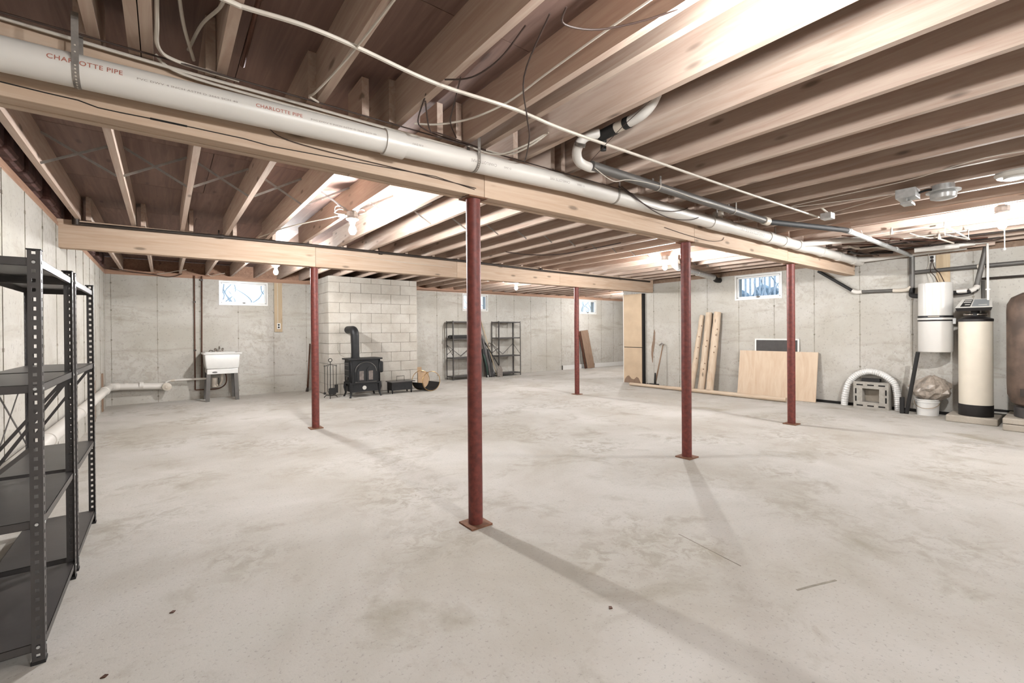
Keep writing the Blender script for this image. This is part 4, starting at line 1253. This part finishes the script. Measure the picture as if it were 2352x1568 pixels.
tapered([(0.942, 0.60, 1.272, 10.75, 11.39), (0.965, 0.595, 1.277, 10.745, 11.395), (0.972, 0.605, 1.267, 10.755, 11.385), (0.972, 0.655, 1.215, 10.80, 11.25), (0.945, 0.665, 1.205, 10.81, 11.24)], 'rim', 'white', t)
ap = MB().box(0.668, 1.197, 10.785, 10.80, 0.545, 0.645, 0.006).box(0.668, 0.68, 10.80, 11.3, 0.56, 0.64).box(1.185, 1.197, 10.80, 11.3, 0.56, 0.64).build('apron', 'white', t)
mb = MB()
V = [(0.797 + 0.046 * math.cos(2 * pi * k / 20), 10.7835, 0.583 + 0.016 * math.sin(2 * pi * k / 20)) for k in range(20)]
mb.prism([(v[0], v[2]) for v in V], 1, 10.782, 10.786).build('oval_badge', 'greyleg', ap)
for x, sx in ((0.70, -1), (1.155, 1)):
    for y, sy in ((10.81, -1), (11.33, 1)):
        MB().bar((x, y, 0.56), (x + sx * 0.022, y + sy * 0.01, 0.0), 0.06, 0.022, (0, 1, 0)).bar((x + sx * 0.028, y - sy * 0.012, 0.56), (x + sx * 0.05, y - sy * 0.002, 0.0), 0.02, 0.05, (0, 1, 0)).build('leg', 'greyleg', t)
fa = MB().box(0.84, 0.99, 11.30, 11.37, 0.972, 0.992, 0.004).build('faucet', 'chrome', t)
MB().tube(smooth([(0.915, 11.33, 0.99), (0.915, 11.33, 1.05), (0.915, 11.30, 1.085), (0.915, 11.22, 1.08), (0.915, 11.16, 1.04)], 4), 0.010, 10).build('spout', 'chrome', fa)
for x in (0.85, 0.98):
    MB().lathe([(0.012, 0.99), (0.012, 1.01), (0.02, 1.015), (0.022, 1.04), (0.014, 1.05), (0.003, 1.05)], (x, 11.33, 0), n=10).build('tap_handle', 'chrome', fa)
MB().tube(smooth([(0.80, 11.30, 0.995), (0.76, 11.28, 1.01), (0.73, 11.25, 0.985)], 3), 0.008, 8).build('hose_bib', 'chrome', fa)
# trap and wastes below
tr = MB().tube(smooth([(0.94, 11.08, 0.63), (0.94, 11.08, 0.45), (0.935, 11.09, 0.36), (0.895, 11.10, 0.30), (0.855, 11.11, 0.30), (0.825, 11.13, 0.36), (0.815, 11.14, 0.42)], 4), 0.026, 12).tube([(0.82, 11.14, 0.26), (0.82, 11.14, 0.45)], 0.05, 16).build('waste_trap', 'pvcd', t)
MB().tube([(0.885, 11.08, 0.28), (0.885, 11.08, 0.45)], 0.008, 8).build('trap_rod', 'rubber', tr)
# hoses and drain line to side wall
t = thing('sink_drain_line', 'thin white drain line running from the sink to the fat white pipe', 'pipe', (0.0, 11.3, 0.4))
MB().tube(smooth([(0.74, 11.25, 0.43), (0.5, 11.30, 0.428), (0.15, 11.32, 0.425), (0.05, 11.33, 0.41), (0.0, 11.33, 0.36)], 4), 0.021, 12).build('pipe_run', 'pvc', t)
MB().tube([(0.10, 11.32, 0.424), (0.16, 11.32, 0.426)], 0.027, 14).build('coupling', 'pvcd', t)
t = thing('floor_drain_pipe', 'fat white drain pipe bending round the corner low on the walls', 'pipe', (-0.75, 11.2, 0.37))
MB().tube([(-0.72, 11.28, 0.37), (-0.05, 11.33, 0.325)], 0.066, 20).build('pipe_run', 'pvc', t)
MB().tube(smooth([(-0.05, 11.33, 0.325), (0.0, 11.31, 0.32), (0.03, 11.24, 0.318)], 3), 0.07, 20).build('clean_out_tee', 'pvc', t)
MB().lathe([(0.072, 0.0), (0.076, -0.02), (0.055, -0.025), (0.03, -0.03), (0.028, -0.045), (0.004, -0.045)], (0.035, 11.22, 0.318), axis=1, n=18).build('clean_out_cap', 'pvcd', t)
for x in (-0.58, -0.36):
    MB().tube([(x - 0.03, 11.29, 0.37), (x + 0.03, 11.295, 0.365)], 0.0685, 20).build('coupling', 'pvc', t)
MB().tube(smooth([(-0.70, 11.28, 0.37), (-0.77, 11.22, 0.375), (-0.812, 11.1, 0.38)], 4), 0.072, 20).build('elbow', 'pvc', t)
MB().tube([(-0.812, 11.12, 0.38), (-0.812, 9.6, 0.40), (-0.812, 6.0, 0.44), (-0.812, 3.0, 0.47)], 0.064, 20).build('pipe_run', 'pvc', t)
for y in (10.4, 7.4, 5.6):
    MB().tube([(-0.812, y, 0.39 + (10.4 - y) * 0.011), (-0.812, y - 0.10, 0.391 + (10.4 - y) * 0.011)], 0.072, 20).build('coupling', 'pvc', t)
for nm, y, z1 in (('pipe_support', 10.7, 0.67), ('pipe_support', 9.5, 0.64)):
    o = thing(nm, 'short brown board upright against the side wall behind the fat pipe, near the corner' if y > 10 else 'short brown board upright against the side wall seen through the shelving', 'board', (XL, y, 0.0), 'pipe support boards')
    MB().box(XL + 0.002, XL + 0.022, y - 0.06, y + 0.06, 0.002, z1).build('plank', 'brownboard', o)
# dark supply pipes down the wall
t = thing('supply_pipe', 'dark thin pipe running down the end wall and looping under the sink', 'pipe', (0.5, 11.4, 0.2), 'dark supply pipes')
MB().tube([(0.505, 11.41, 2.56), (0.50, 11.41, 0.20), (0.51, 11.405, 0.195), (0.76, 11.38, 0.19)], 0.0115, 8).tube(smooth([(0.76, 11.38, 0.19), (0.92, 11.32, 0.21), (1.02, 11.25, 0.30), (1.03, 11.22, 0.46), (0.98, 11.25, 0.64)], 4), 0.0115, 8).build('pipe_run', 'copper', t)
MB().box(0.485, 0.525, 11.39, 11.449, 1.0, 1.03).box(0.485, 0.525, 11.39, 11.449, 2.0, 2.03).build('pipe_clip', 'darkpipe', t)
t = thing('supply_pipe', 'dark thin pipe ending behind the sink, nearest the window', 'pipe', (0.62, 11.4, 0.4), 'dark supply pipes')
MB().tube([(0.635, 11.41, 2.56), (0.615, 11.41, 0.40), (0.70, 11.38, 0.38), (0.84, 11.34, 0.64)], 0.0115, 8).build('pipe_run', 'copper', t)
MB().box(0.60, 0.65, 11.39, 11.449, 2.46, 2.50).build('pipe_clip', 'darkpipe', t)

# ---------------------------------------------------------------- outlet board by the window, leaning stick
t = thing('outlet_board', 'tall pale board on the end wall carrying a socket below the bulb', 'board', (2.07, YB, 1.38))
MB().box(1.99, 2.152, YB - 0.022, YB - 0.001, 1.385, 2.50).build('plank', 'board', t)
s = MB().box(2.038, 2.112, YB - 0.034, YB - 0.022, 1.452, 1.582, 0.003).build('outlet_plate', 'white', t)
for z in (1.49, 1.545):
    MB().lathe([(0.003, 0), (0.021, 0.0), (0.021, -0.003), (0.003, -0.003)], (2.075, YB - 0.034, z), axis=1, n=14).build('socket_face', 'rubber', s)
MB().tube([(2.055, YB - 0.028, 1.58), (2.06, YB - 0.028, 2.0), (2.05, YB - 0.028, 2.50)], 0.006, 6).build('feed_cable', 'cablew', t)
t = thing('broom_stick', 'thin reddish stick leaning on the end wall beside the chimney', 'stick', (2.63, 11.2, 0))
MB().tube([(2.62, 11.18, 0.0), (2.735, 11.40, 1.10)], [0.022, 0.016], 8).build('stick', 'copper', t)
MB().tube([(2.60, 11.16, 0.0), (2.62, 11.18, 0.09)], [0.03, 0.024], 8).build('stick_end', 'darkpipe', t)

# ---------------------------------------------------------------- far boards on the floor
for (x0, x1, y, lb) in ((11.0, 12.6, 11.40, 'white foam strip on edge by the foot of the leaning brown plank'), (12.62, 14.3, 11.40, 'white foam strip on edge running on behind the tan pier')):
    t = thing('foam_strip', lb, 'board', (x0, y, 0), 'white foam strips')
    MB().box(x0, x1, y, y + 0.03, 0.0, 0.15).build('foam', 'white', t)
    MB().box(x0 - 0.002, x0 + 0.002, y - 0.01, y + 0.03, 0.0, 0.15).build('foam_edge', 'greyleg', t)
t = thing('leaning_plank', 'brown plank leaning on the end wall under the far small window', 'plank', (12.2, 11.3, 0), 'leaning far planks')
MB().bar((12.245, 11.22, 0.0), (12.11, 11.43, 1.37), 0.37, 0.022, (0, 1, 0.15)).build('plank', 'brownboard', t)
t = thing('leaning_plank', 'darker plank edge leaning behind the brown one by the last column', 'plank', (12.0, 11.3, 0), 'leaning far planks')
MB().bar((11.995, 11.25, 0.0), (11.865, 11.43, 1.34), 0.09, 0.02, (0, 1, 0.15)).build('plank', 'copper', t)
# ---------------------------------------------------------------- tan pier at the wall corner
t = thing('wall_pier', 'tan panelled pier at the wall corner under the end of the far beam', 'pier', (9.6, 7.3, 0))
MB().box(9.55, XR - 0.001, 7.04, 7.612, 0.0, 0.912).build('lower_panel', 'tan', t)
MB().box(9.55, XR - 0.001, 7.04, 7.612, 0.93, 2.284).build('upper_panel', 'tan', t)
MB().box(9.565, XR - 0.001, 7.0, 7.60, 0.0, 2.284).build('dark_edge_gap', 'dark', t)
MB().box(9.546, 9.56, 7.60, 7.616, 0.0, 2.284).build('pale_edge_bead', 'white', t)
MB().prism([(7.08, 0.03), (7.14, 0.14), (7.20, 0.17), (7.28, 0.10), (7.36, 0.11), (7.44, 0.19), (7.50, 0.17), (7.57, 0.09), (7.59, 0.0), (7.06, 0.0)], 0, 9.5485, 9.552).build('brown_mark', 'brownboard', t)  # jagged brown patch along the foot of the lower panel
m = MB()
m.prism([(6.73, 1.38), (6.76, 1.30), (6.78, 1.1), (6.82, 0.95), (6.83, 0.75), (6.80, 0.55), (6.78, 0.55), (6.77, 0.8), (6.74, 0.9), (6.72, 1.05), (6.71, 1.3)], 0, XR - 0.0015, XR)
m.build('wall_stain', 'brownboard', wall_right)

# ---------------------------------------------------------------- digging bar with rubble
t = thing('hand_tool', 'old tool with slim handle leaning on the wall beside the tan pier', 'tool', (9.4, 6.6, 0))
MB().tube([(9.42, 6.56, 0.06), (9.58, 6.44, 1.02)], [0.020, 0.014], 8).build('handle', 'brownboard', t)
MB().tube([(9.57, 6.42, 1.00), (9.59, 6.49, 1.03), (9.585, 6.55, 0.99)], 0.018, 8).build('grip', 'strap', t)
MB().tube([(9.42, 6.565, 0.0), (9.425, 6.56, 0.32)], [0.032, 0.018], 8).build('sleeve', 'rubber', t)
MB().box(9.38, 9.44, 6.46, 6.72, 0.0, 0.06, 0.01).build('head', 'rubber', t)
rnd = random.Random(5)
o = MB()
for k in range(16):
    a, b = 9.32 + rnd.uniform(0, 0.2), 6.66 + rnd.uniform(-0.05, 0.26)
    r = rnd.uniform(0.015, 0.035)
    o.lathe([(r, 0.0), (r * 0.8, r * 0.8), (r * 0.3, r * 1.3)], (a, b, 0.0), n=6, sm=False)
o = o.build('rubble', 'darkpipe')
o['kind'] = 'stuff'
o['label'] = 'dark crumbs of rubble at the foot of the leaning tool'
o['category'] = 'rubble'

# ---------------------------------------------------------------- peeled logs
def log(a, b, r0_, r1_, label, name='peeled_log', mat='postwood', seed=0, group='peeled logs leaning on the wall'):
    t = thing(name, label, 'log', a, group)
    rnd = random.Random(seed)
    A, B_ = Vector(a), Vector(b)
    n = 14
    P, R = [], []
    for i in range(n + 1):
        q = i / n
        P.append(A.lerp(B_, q) + Vector((rnd.uniform(-0.004, 0.004), rnd.uniform(-0.004, 0.004), 0)))
        R.append((r0_ + (r1_ - r0_) * q) * rnd.uniform(0.97, 1.03))
    R[-1] *= 0.93
    MB().tube(P, R, 16).build('trunk', mat, t)
    m = MB()
    for k in range(4):
        i = rnd.randint(2, n - 2)
        d = Vector((-0.75, -0.65 + rnd.uniform(-0.3, 0.3), 0)).normalized()
        c = P[i] + d * (R[i] - 0.002)
        m.tube([c, c + d * 0.006], [0.016, 0.008], 8)
    m.build('knot', 'brownboard', t, kind='stuff')
log((9.30, 5.55, 0.0), (9.56, 5.42, 1.68), 0.070, 0.052, 'shortest of the three peeled logs leaning together on the wall', seed=1)
log((9.30, 5.31, 0.0), (9.55, 5.25, 1.735), 0.076, 0.070, 'middle one of the three peeled logs leaning together', seed=2)
log((9.30, 5.12, 0.0), (9.54, 5.055, 1.735), 0.078, 0.076, 'thickest peeled log of the leaning three, next to the plywood sheet', seed=3)
log((9.05, 7.02, 0.045), (9.08, 3.52, 0.05), 0.036, 0.046, 'long slender peeled pole lying on the floor along the wall', 'peeled_pole', 'polewood', 4, None)

# ---------------------------------------------------------------- plywood and framed screen
t = thing('plywood_board', 'large pale plywood sheet leaning on the wall behind the third red column', 'board', (9.5, 3.85, 0))
MB().bar((9.46, 3.885, 0.004), (9.60, 3.885, 0.918), 1.43, 0.018, (1, 0, 0)).build('sheet', 'plyv', t)
t = thing('framed_screen', 'dark screen in a thin white frame leaning behind the plywood sheet', 'screen', (9.6, 3.9, 0))
def lean(y, z, d=0.0):
    return (9.602 + 0.028 * z / 1.16 + d, y, z)
for (a, b) in (((3.51, 1.152), (4.30, 1.152)), ((3.51, 0.012), (4.30, 0.012))):
    MB().bar(lean(*a), lean(*b), 0.018, 0.028, (0, 0, 1)).build('frame_rail', 'white', t)
for yy in (3.51, 4.30):
    MB().bar(lean(yy, 0.0), lean(yy, 1.165), 0.028, 0.018, (1, 0, 0)).build('frame_rail', 'white', t)
MB().bar(lean(3.905, 0.02, 0.004), lean(3.905, 1.14, 0.004), 0.76, 0.004, (1, 0, 0)).build('mesh_panel', 'screen', t)

# ---------------------------------------------------------------- slotted block, hose, bucket, wand
t = thing('slotted_block', 'square grey block with a hollow middle and slots, under the hose arch', 'block', (9.5, 2.35, 0))
bx0, bx1 = 9.43, 9.64
by0, by1, bz1 = 2.11, 2.59, 0.445
m = MB()
m.box(bx0, bx1, by0, by1, 0.0, 0.105).box(bx0, bx1, by0, by1, 0.335, bz1).box(bx0, bx1, by0, by0 + 0.125, 0.105, 0.335).box(bx0, bx1, by1 - 0.125, by1, 0.105, 0.335)
m.build('block_body', 'gblock', t)
MB().box(9.60, 9.63, 2.225, 2.475, 0.105, 0.335).build('inner_face', 'slab', t)
for z in (0.045, 0.395):
    for y in (2.20, 2.35, 2.50):
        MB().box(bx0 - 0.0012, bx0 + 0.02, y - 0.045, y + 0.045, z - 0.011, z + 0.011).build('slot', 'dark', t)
for y in (2.145, 2.555):
    for z in (0.155, 0.285):
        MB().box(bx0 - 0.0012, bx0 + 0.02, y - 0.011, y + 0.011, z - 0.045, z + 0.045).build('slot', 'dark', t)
t = thing('corrugated_hose', 'white corrugated hose arched over the slotted grey block', 'hose', (9.55, 2.4, 0))
P = smooth([(9.55, 2.756, 0.0), (9.55, 2.74, 0.19), (9.55, 2.69, 0.39), (9.55, 2.595, 0.53), (9.55, 2.46, 0.605), (9.55, 2.33, 0.615), (9.55, 2.19, 0.56), (9.55, 2.075, 0.455), (9.545, 2.03, 0.30), (9.54, 2.015, 0.15), (9.54, 2.008, 0.0)], 10)
MB().tube(P, [0.0535 if i % 2 else 0.047 for i in range(len(P))], 18, sm=False).build('hose_wall', 'white', t)
t = thing('dark_box', 'dark box filling the dark gap between the slotted block and the hose', 'case', (9.6, 2.4, 0.44))
MB().box(9.52, 9.63, 2.25, 2.50, 0.447, 0.50).build('case_body', 'black', t)  # black box fills the dark gap above the block, under the hose
t = thing('bucket', 'white plastic bucket with wire handle below the vacuum canister', 'bucket', (9.42, 1.63, 0))
bc = (9.42, 1.63, 0)
MB().lathe([(0.128, 0.0), (0.14, 0.20), (0.147, 0.20), (0.148, 0.212), (0.142, 0.214), (0.143, 0.235), (0.151, 0.237), (0.151, 0.252), (0.138, 0.252), (0.128, 0.02)], bc, n=28).build('bucket_body', 'white', t)
hp = []
for i in range(13):
    a = pi * (1.5 * 0 + i / 12.0)
    hp.append((bc[0] - 0.155 * math.sin(a) * 0.9 - 0.02, bc[1] + 0.152 * math.cos(a), 0.215 - 0.10 * math.sin(a)))
MB().tube(hp, 0.003, 6).build('wire_handle', 'brass', t)
rnd = random.Random(9)
t = thing('plastic_bag', 'crumpled translucent bag stuffed into the white bucket', 'bag', (9.42, 1.63, 0.24))
mb = MB()
V, F = [], []
n, mrows = 22, 7
for j in range(mrows):
    z = 0.245 + 0.062 * j
    rad = (0.11, 0.19, 0.23, 0.24, 0.21, 0.13, 0.04)[j]
    for k in range(n):
        a = 2 * pi * k / n
        q = rad * (1 + 0.18 * math.sin(3 * a + j) + rnd.uniform(-0.1, 0.1))
        V.append((bc[0] + q * math.cos(a) * 0.75, bc[1] - 0.05 + q * math.sin(a), z + rnd.uniform(-0.012, 0.012)))
for j in range(mrows - 1):
    for k in range(n):
        k2 = (k + 1) % n
        F.append((j * n + k, j * n + k2, (j + 1) * n + k2, (j + 1) * n + k))
mb.add(V, F, False).build('bag_body', 'bag', t)
t = thing('vacuum_wand', 'black tube leaning from the floor up to the vacuum canister', 'tube', (9.2, 1.8, 0))
MB().tube([(9.30, 1.858, 0.0), (9.20, 1.70, 0.985)], 0.026, 14).build('tube', 'rubber', t)
MB().box(9.27, 9.33, 1.885, 1.94, 0.0, 0.26, 0.01).build('floor_tool', 'rubber', t)

# ---------------------------------------------------------------- central vacuum on the wall
vc = (9.36, 1.527)
t = thing('vacuum_canister', 'beige cylindrical vacuum canister hung on the wall above the bucket', 'vacuum', (vc[0], vc[1], 0.99))
MB().lathe([(0.02, 0.99), (0.196, 0.99), (0.200, 1.0), (0.200, 1.455)], (vc[0], vc[1], 0), n=40).build('lower_can', 'vac', t)
MB().lathe([(0.202, 1.455), (0.204, 1.46), (0.204, 1.473), (0.2, 1.475)], (vc[0], vc[1], 0), n=40).build('seal_band', 'black', t)
MB().lathe([(0.2, 1.475), (0.208, 1.478), (0.208, 1.506), (0.2, 1.508)], (vc[0], vc[1], 0), n=40).build('clamp_ring', 'vac', t)
bd = MB().lathe([(0.2, 1.508), (0.203, 1.51), (0.203, 1.538), (0.2, 1.54)], (vc[0], vc[1], 0), n=40).build('name_band', 'black', t)
MB().bar((vc[0] - 0.2055, vc[1] + 0.05, 1.525), (vc[0] - 0.2055, vc[1] - 0.08, 1.525), 0.002, 0.009).build('name_strip', 'pvcd', bd)
MB().lathe([(0.198, 1.54), (0.198, 2.03), (0.192, 2.038), (0.02, 2.04)], (vc[0], vc[1], 0), n=40).build('upper_can', 'vac', t)
MB().tube([(vc[0] + 0.08, vc[1], 1.9), (XR - 0.002, vc[1], 1.9)], 0.04, 10).build('bracket', 'galv', t)
MB().box(vc[0] - 0.06, vc[0] - 0.03, vc[1] - 0.235, vc[1] - 0.2, 1.41, 1.50, 0.004).build('latch', 'galv', t)
t = thing('vacuum_inlet_pipe', 'dark grey pipe down the wall turning into the vacuum canister', 'pipe', (9.55, 1.83, 1.8))
MB().tube([(9.57, 1.835, 2.56), (9.57, 1.835, 2.0)], 0.034, 14).build('pipe_run', 'greyleg', t)
MB().tube(smooth([(9.57, 1.835, 2.0), (9.57, 1.84, 1.93), (9.53, 1.83, 1.88), (9.46, 1.75, 1.86), (9.42, 1.68, 1.86)], 4), 0.037, 14).build('elbow', 'rubber', t)
MB().tube([(9.585, 3.16, 2.42), (9.585, 2.62, 2.005)], 0.026, 12).build('slanting_pipe', 'rubber', t)
MB().tube(smooth([(9.585, 2.64, 2.02), (9.585, 2.58, 1.99), (9.585, 2.50, 1.99)], 3), 0.034, 14).build('white_elbow', 'pvc', t)
MB().tube([(9.585, 2.52, 1.99), (9.585, 2.06, 1.98)], 0.027, 12).build('level_pipe', 'greyleg', t)
MB().tube(smooth([(9.585, 2.08, 1.98), (9.58, 1.92, 1.975), (9.57, 1.84, 2.02)], 4), 0.032, 14).build('white_sweep', 'pvcd', t)
MB().tube([(9.585, 1.82, 2.25), (9.585, 1.05, 2.262)], 0.030, 12).build('level_pipe', 'greyleg', t)
MB().tube([(9.585, 1.04, 2.262), (9.585, -1.5, 2.28)], 0.030, 12).build('level_pipe', 'greyleg', t)
MB().tube([(9.585, 1.02, 2.262), (9.585, 1.10, 2.261)], 0.036, 12).build('coupling', 'pvcd', t)
t = thing('exhaust_pipe', 'black hose and dark slanting pipe rising from the canister to the ceiling', 'pipe', (9.55, 1.2, 1.9))
MB().tube(smooth([(9.42, 1.36, 1.885), (9.5, 1.28, 1.88), (9.52, 1.17, 1.89), (9.53, 1.10, 1.93)], 4), 0.03, 12).build('black_hose', 'rubber', t)
MB().tube([(9.47, 1.31, 1.90), (9.49, 1.20, 1.905)], 0.034, 12).build('white_sleeve', 'pvc', t)
MB().tube(smooth([(9.50, 1.17, 1.90), (9.53, 1.11, 1.935), (9.55, 1.10, 1.97)], 3), 0.036, 12).build('white_elbow', 'pvc', t)
MB().tube([(9.56, 1.105, 1.96), (9.56, 1.0, 2.56)], 0.032, 12).build('slanting_pipe', 'greyleg', t)
t = thing('drain_conduit', 'dark thin pipe level along the wall above the water tank', 'pipe', (9.58, 0.9, 2.07))
MB().tube([(9.58, 1.10, 2.075), (9.58, -1.5, 2.085)], 0.016, 10).build('pipe_run', 'darkpipe', t)
MB().tube([(9.62, 1.045, 2.05), (9.62, 1.045, 1.2)], 0.02, 10).build('riser', 'greyleg', t)
t = thing('softener_pipe', 'slim white pipe dropping from the ceiling to the control head', 'pipe', (9.4, 0.96, 2.3))
MB().tube([(9.1, 1.30, 2.565), (9.30, 1.02, 2.56), (9.30, 0.965, 2.55), (9.26, 0.955, 1.73)], 0.014, 10).build('pipe_run', 'pvc', t)
MB().tube([(9.268, 0.957, 1.885), (9.267, 0.957, 1.905)], 0.026, 14).build('union', 'white', t)
t = thing('pale_duct_pipe', 'fat white pipe sleeve under the joists over the vacuum canister', 'pipe', (9.05, 1.5, 2.54))
MB().tube([(9.02, 1.70, 2.54), (9.06, 1.22, 2.54)], 0.045, 16).build('sleeve', 'pvc', t)
MB().tube([(9.055, 1.25, 2.54), (9.08, 1.06, 2.545)], 0.03, 14).build('reducer', 'pvc', t)
# plug, board and cords
t = thing('backing_board', 'pale timber board on the side wall above the vacuum canister', 'board', (XR, 1.49, 2.2))
MB().box(XR - 0.02, XR - 0.001, 1.40, 1.56, 1.6, 2.50).build('plank', 'board', t)
t = thing('wall_outlet', 'white double wall outlet with two black plugs over the canister', 'outlet', (XR, 1.60, 2.44))
MB().box(XR - 0.03, XR - 0.001, 1.565, 1.635, 2.385, 2.50, 0.003).build('outlet_plate', 'white', t)
for z in (2.415, 2.468):
    MB().box(XR - 0.065, XR - 0.03, 1.585, 1.62, z - 0.018, z + 0.018, 0.004).build('plug', 'rubber', t)
ccab('brown cord hanging from the outlet to the canister top, nearest the inlet pipe', [(9.58, 1.60, 2.41), (9.55, 1.61, 2.25), (9.50, 1.55, 2.15), (9.42, 1.50, 2.04)], 0.006, 'cableb', 'power_cord')
ccab('second brown cord from the outlet crossing towards the softener side', [(9.58, 1.60, 2.46), (9.56, 1.57, 2.3), (9.50, 1.50, 2.2), (9.42, 1.43, 2.04)], 0.006, 'cableb', 'power_cord')
ccab('pale cord looping down beside the outlet', [(9.62, 1.65, 2.56), (9.62, 1.64, 2.4), (9.61, 1.66, 2.25), (9.56, 1.62, 2.10), (9.50, 1.60, 2.04)], 0.005, 'cablew', 'power_cord')

# ---------------------------------------------------------------- water softener
sc_ = (9.19, 1.075)
t = thing('concrete_slab', 'rough concrete block pad under the cream water softener', 'slab', (9.25, 1.07, 0), 'concrete pads')
m = MB()
m.box(8.98, 9.5, 0.84, 1.36, 0.0, 0.098, 0.014)
m.build('pad', 'slab', t)
t = thing('water_softener', 'cream cylinder water softener with black foot and control head', 'water softener', (sc_[0], sc_[1], 0.1))
MB().lathe([(0.02, 0.1), (0.178, 0.1), (0.18, 0.105), (0.18, 0.262)], (sc_[0], sc_[1], 0), n=36).build('foot_boot', 'black', t)
MB().lathe([(0.176, 0.262), (0.176, 1.44)], (sc_[0], sc_[1], 0), n=36).build('tank_body', 'cream', t)
MB().lathe([(0.181, 1.44), (0.182, 1.475), (0.15, 1.49), (0.08, 1.515), (0.02, 1.52)], (sc_[0], sc_[1], 0), n=36).build('tank_collar', 'black', t)
MB().tube([(sc_[0], sc_[1], 1.5), (sc_[0], sc_[1], 1.6)], 0.045, 16).build('neck', 'rubber', t)
MB().tube([(sc_[0] - 0.02, sc_[1] + 0.12, 1.54), (sc_[0] - 0.02, sc_[1] - 0.12, 1.54)], 0.02, 10).build('side_valve', 'chrome', t)
hd = MB()
def hx_(x, y, z):
    return (sc_[0] + x, sc_[1] + y, z)
V = [hx_(-0.15, -0.17, 1.59), hx_(-0.15, 0.17, 1.59), hx_(0.12, 0.14, 1.60), hx_(0.12, -0.14, 1.60),
     hx_(-0.17, -0.185, 1.635), hx_(-0.17, 0.185, 1.635), hx_(0.12, 0.15, 1.765), hx_(0.12, -0.15, 1.765)]
hd.add(V, [(0, 3, 2, 1), (4, 5, 6, 7), (0, 1, 5, 4), (1, 2, 6, 5), (2, 3, 7, 6), (3, 0, 4, 7)])
h = hd.build('control_head', 'black', t)
def onface(u, v, d):
    a, b = Vector(V[4]).lerp(Vector(V[5]), u), Vector(V[7]).lerp(Vector(V[6]), u)
    nrm = Vector((-0.41, 0, 0.91))
    return a.lerp(b, v) + nrm * d
def fpanel(u0, u1, v0, v1, d, name, mat, par):
    q = [onface(u0, v0, 0), onface(u1, v0, 0), onface(u1, v1, 0), onface(u0, v1, 0)]
    q2 = [onface(u0, v0, d), onface(u1, v0, d), onface(u1, v1, d), onface(u0, v1, d)]
    return MB().add(q + q2, [(0, 3, 2, 1), (4, 5, 6, 7), (0, 1, 5, 4), (1, 2, 6, 5), (2, 3, 7, 6), (3, 0, 4, 7)]).build(name, mat, par)
fpanel(0.0, 1.0, 0.0, 1.0, 0.004, 'head_cover', 'plastic', h)
fpanel(0.60, 0.88, 0.10, 0.92, 0.006, 'dial_window', 'rubber', h)
fpanel(0.08, 0.56, 0.10, 0.92, 0.006, 'face_panel', 'panelgrey', h)
for v in (0.28, 0.55, 0.74):
    fpanel(0.63, 0.86 if v > 0.3 else 0.78, v, v + 0.09, 0.007, 'label_strip', 'plastic', h)
fpanel(0.14, 0.38, 0.24, 0.30, 0.007, 'label_strip', 'plastic', h)

# ---------------------------------------------------------------- pressure tank
tc_ = (9.05, 0.40)
t = thing('concrete_slab', 'double stacked concrete pad under the big brown tank', 'slab', (9.1, 0.4, 0), 'concrete pads')
MB().box(8.72, 9.5, 0.0, 0.775, 0.0, 0.085, 0.012).build('pad', 'slab', t)
MB().box(8.72, 9.5, 0.0, 0.775, 0.09, 0.165, 0.012).build('pad', 'slab', t)
t = thing('pressure_tank', 'big brown mottled pressure tank cut by the picture edge', 'tank', (tc_[0], tc_[1], 0.165))
MB().lathe([(0.28, 0.165), (0.30, 0.17), (0.30, 0.30), (0.22, 0.33)], (tc_[0], tc_[1], 0), n=32).build('stand_ring', 'shelf', t)
MB().lathe([(0.05, 0.27), (0.22, 0.29), (0.32, 0.35), (0.36, 0.46), (0.365, 0.6), (0.365, 1.58), (0.36, 1.66), (0.32, 1.75), (0.22, 1.81), (0.05, 1.83)], (tc_[0], tc_[1], 0), n=40).build('tank_shell', 'tank', t)
MB().box(9.50, 9.56, 0.3, 1.3, 0.14, 0.17).build('outlet_pipe', 'rubber', t)
MB().box(8.74, 8.75, 0.55, 0.62, 0.46, 0.56).build('tank_label', 'darkpipe', t)

# ---------------------------------------------------------------- marks on the floor
def crack(pts, w0, mat='seam'):
    m = MB()
    for a, b in zip(pts[:-1], pts[1:]):
        m.bar((a[0], a[1], 0.0006), (b[0], b[1], 0.0006), w0, 0.0012, (0, 0, 1))
    m.build('floor_crack', mat, fl)
crack([(2.583, 0.956), (2.70, 0.918), (2.85, 0.864)], 0.012)
crack([(2.60, 1.25), (2.63, 1.40), (2.66, 1.55), (2.69, 1.70)], 0.006)
for x, y, lb in ((1.71, 1.455, 'small rusty leaf scrap on the bare floor nearest the camera'), (0.02, 2.75, 'tiny dark crumb on the floor beside the near shelving'), (-0.2, 2.4, 'dark speck on the floor by the shelving foot')):
    t = thing('floor_scrap', lb, 'debris', (x, y, 0))
    MB().prism([(x - 0.012, y - 0.005), (x + 0.004, y - 0.012), (x + 0.013, y + 0.002), (x + 0.002, y + 0.01)], 2, 0.0005, 0.004).build('scrap', 'copper', t)
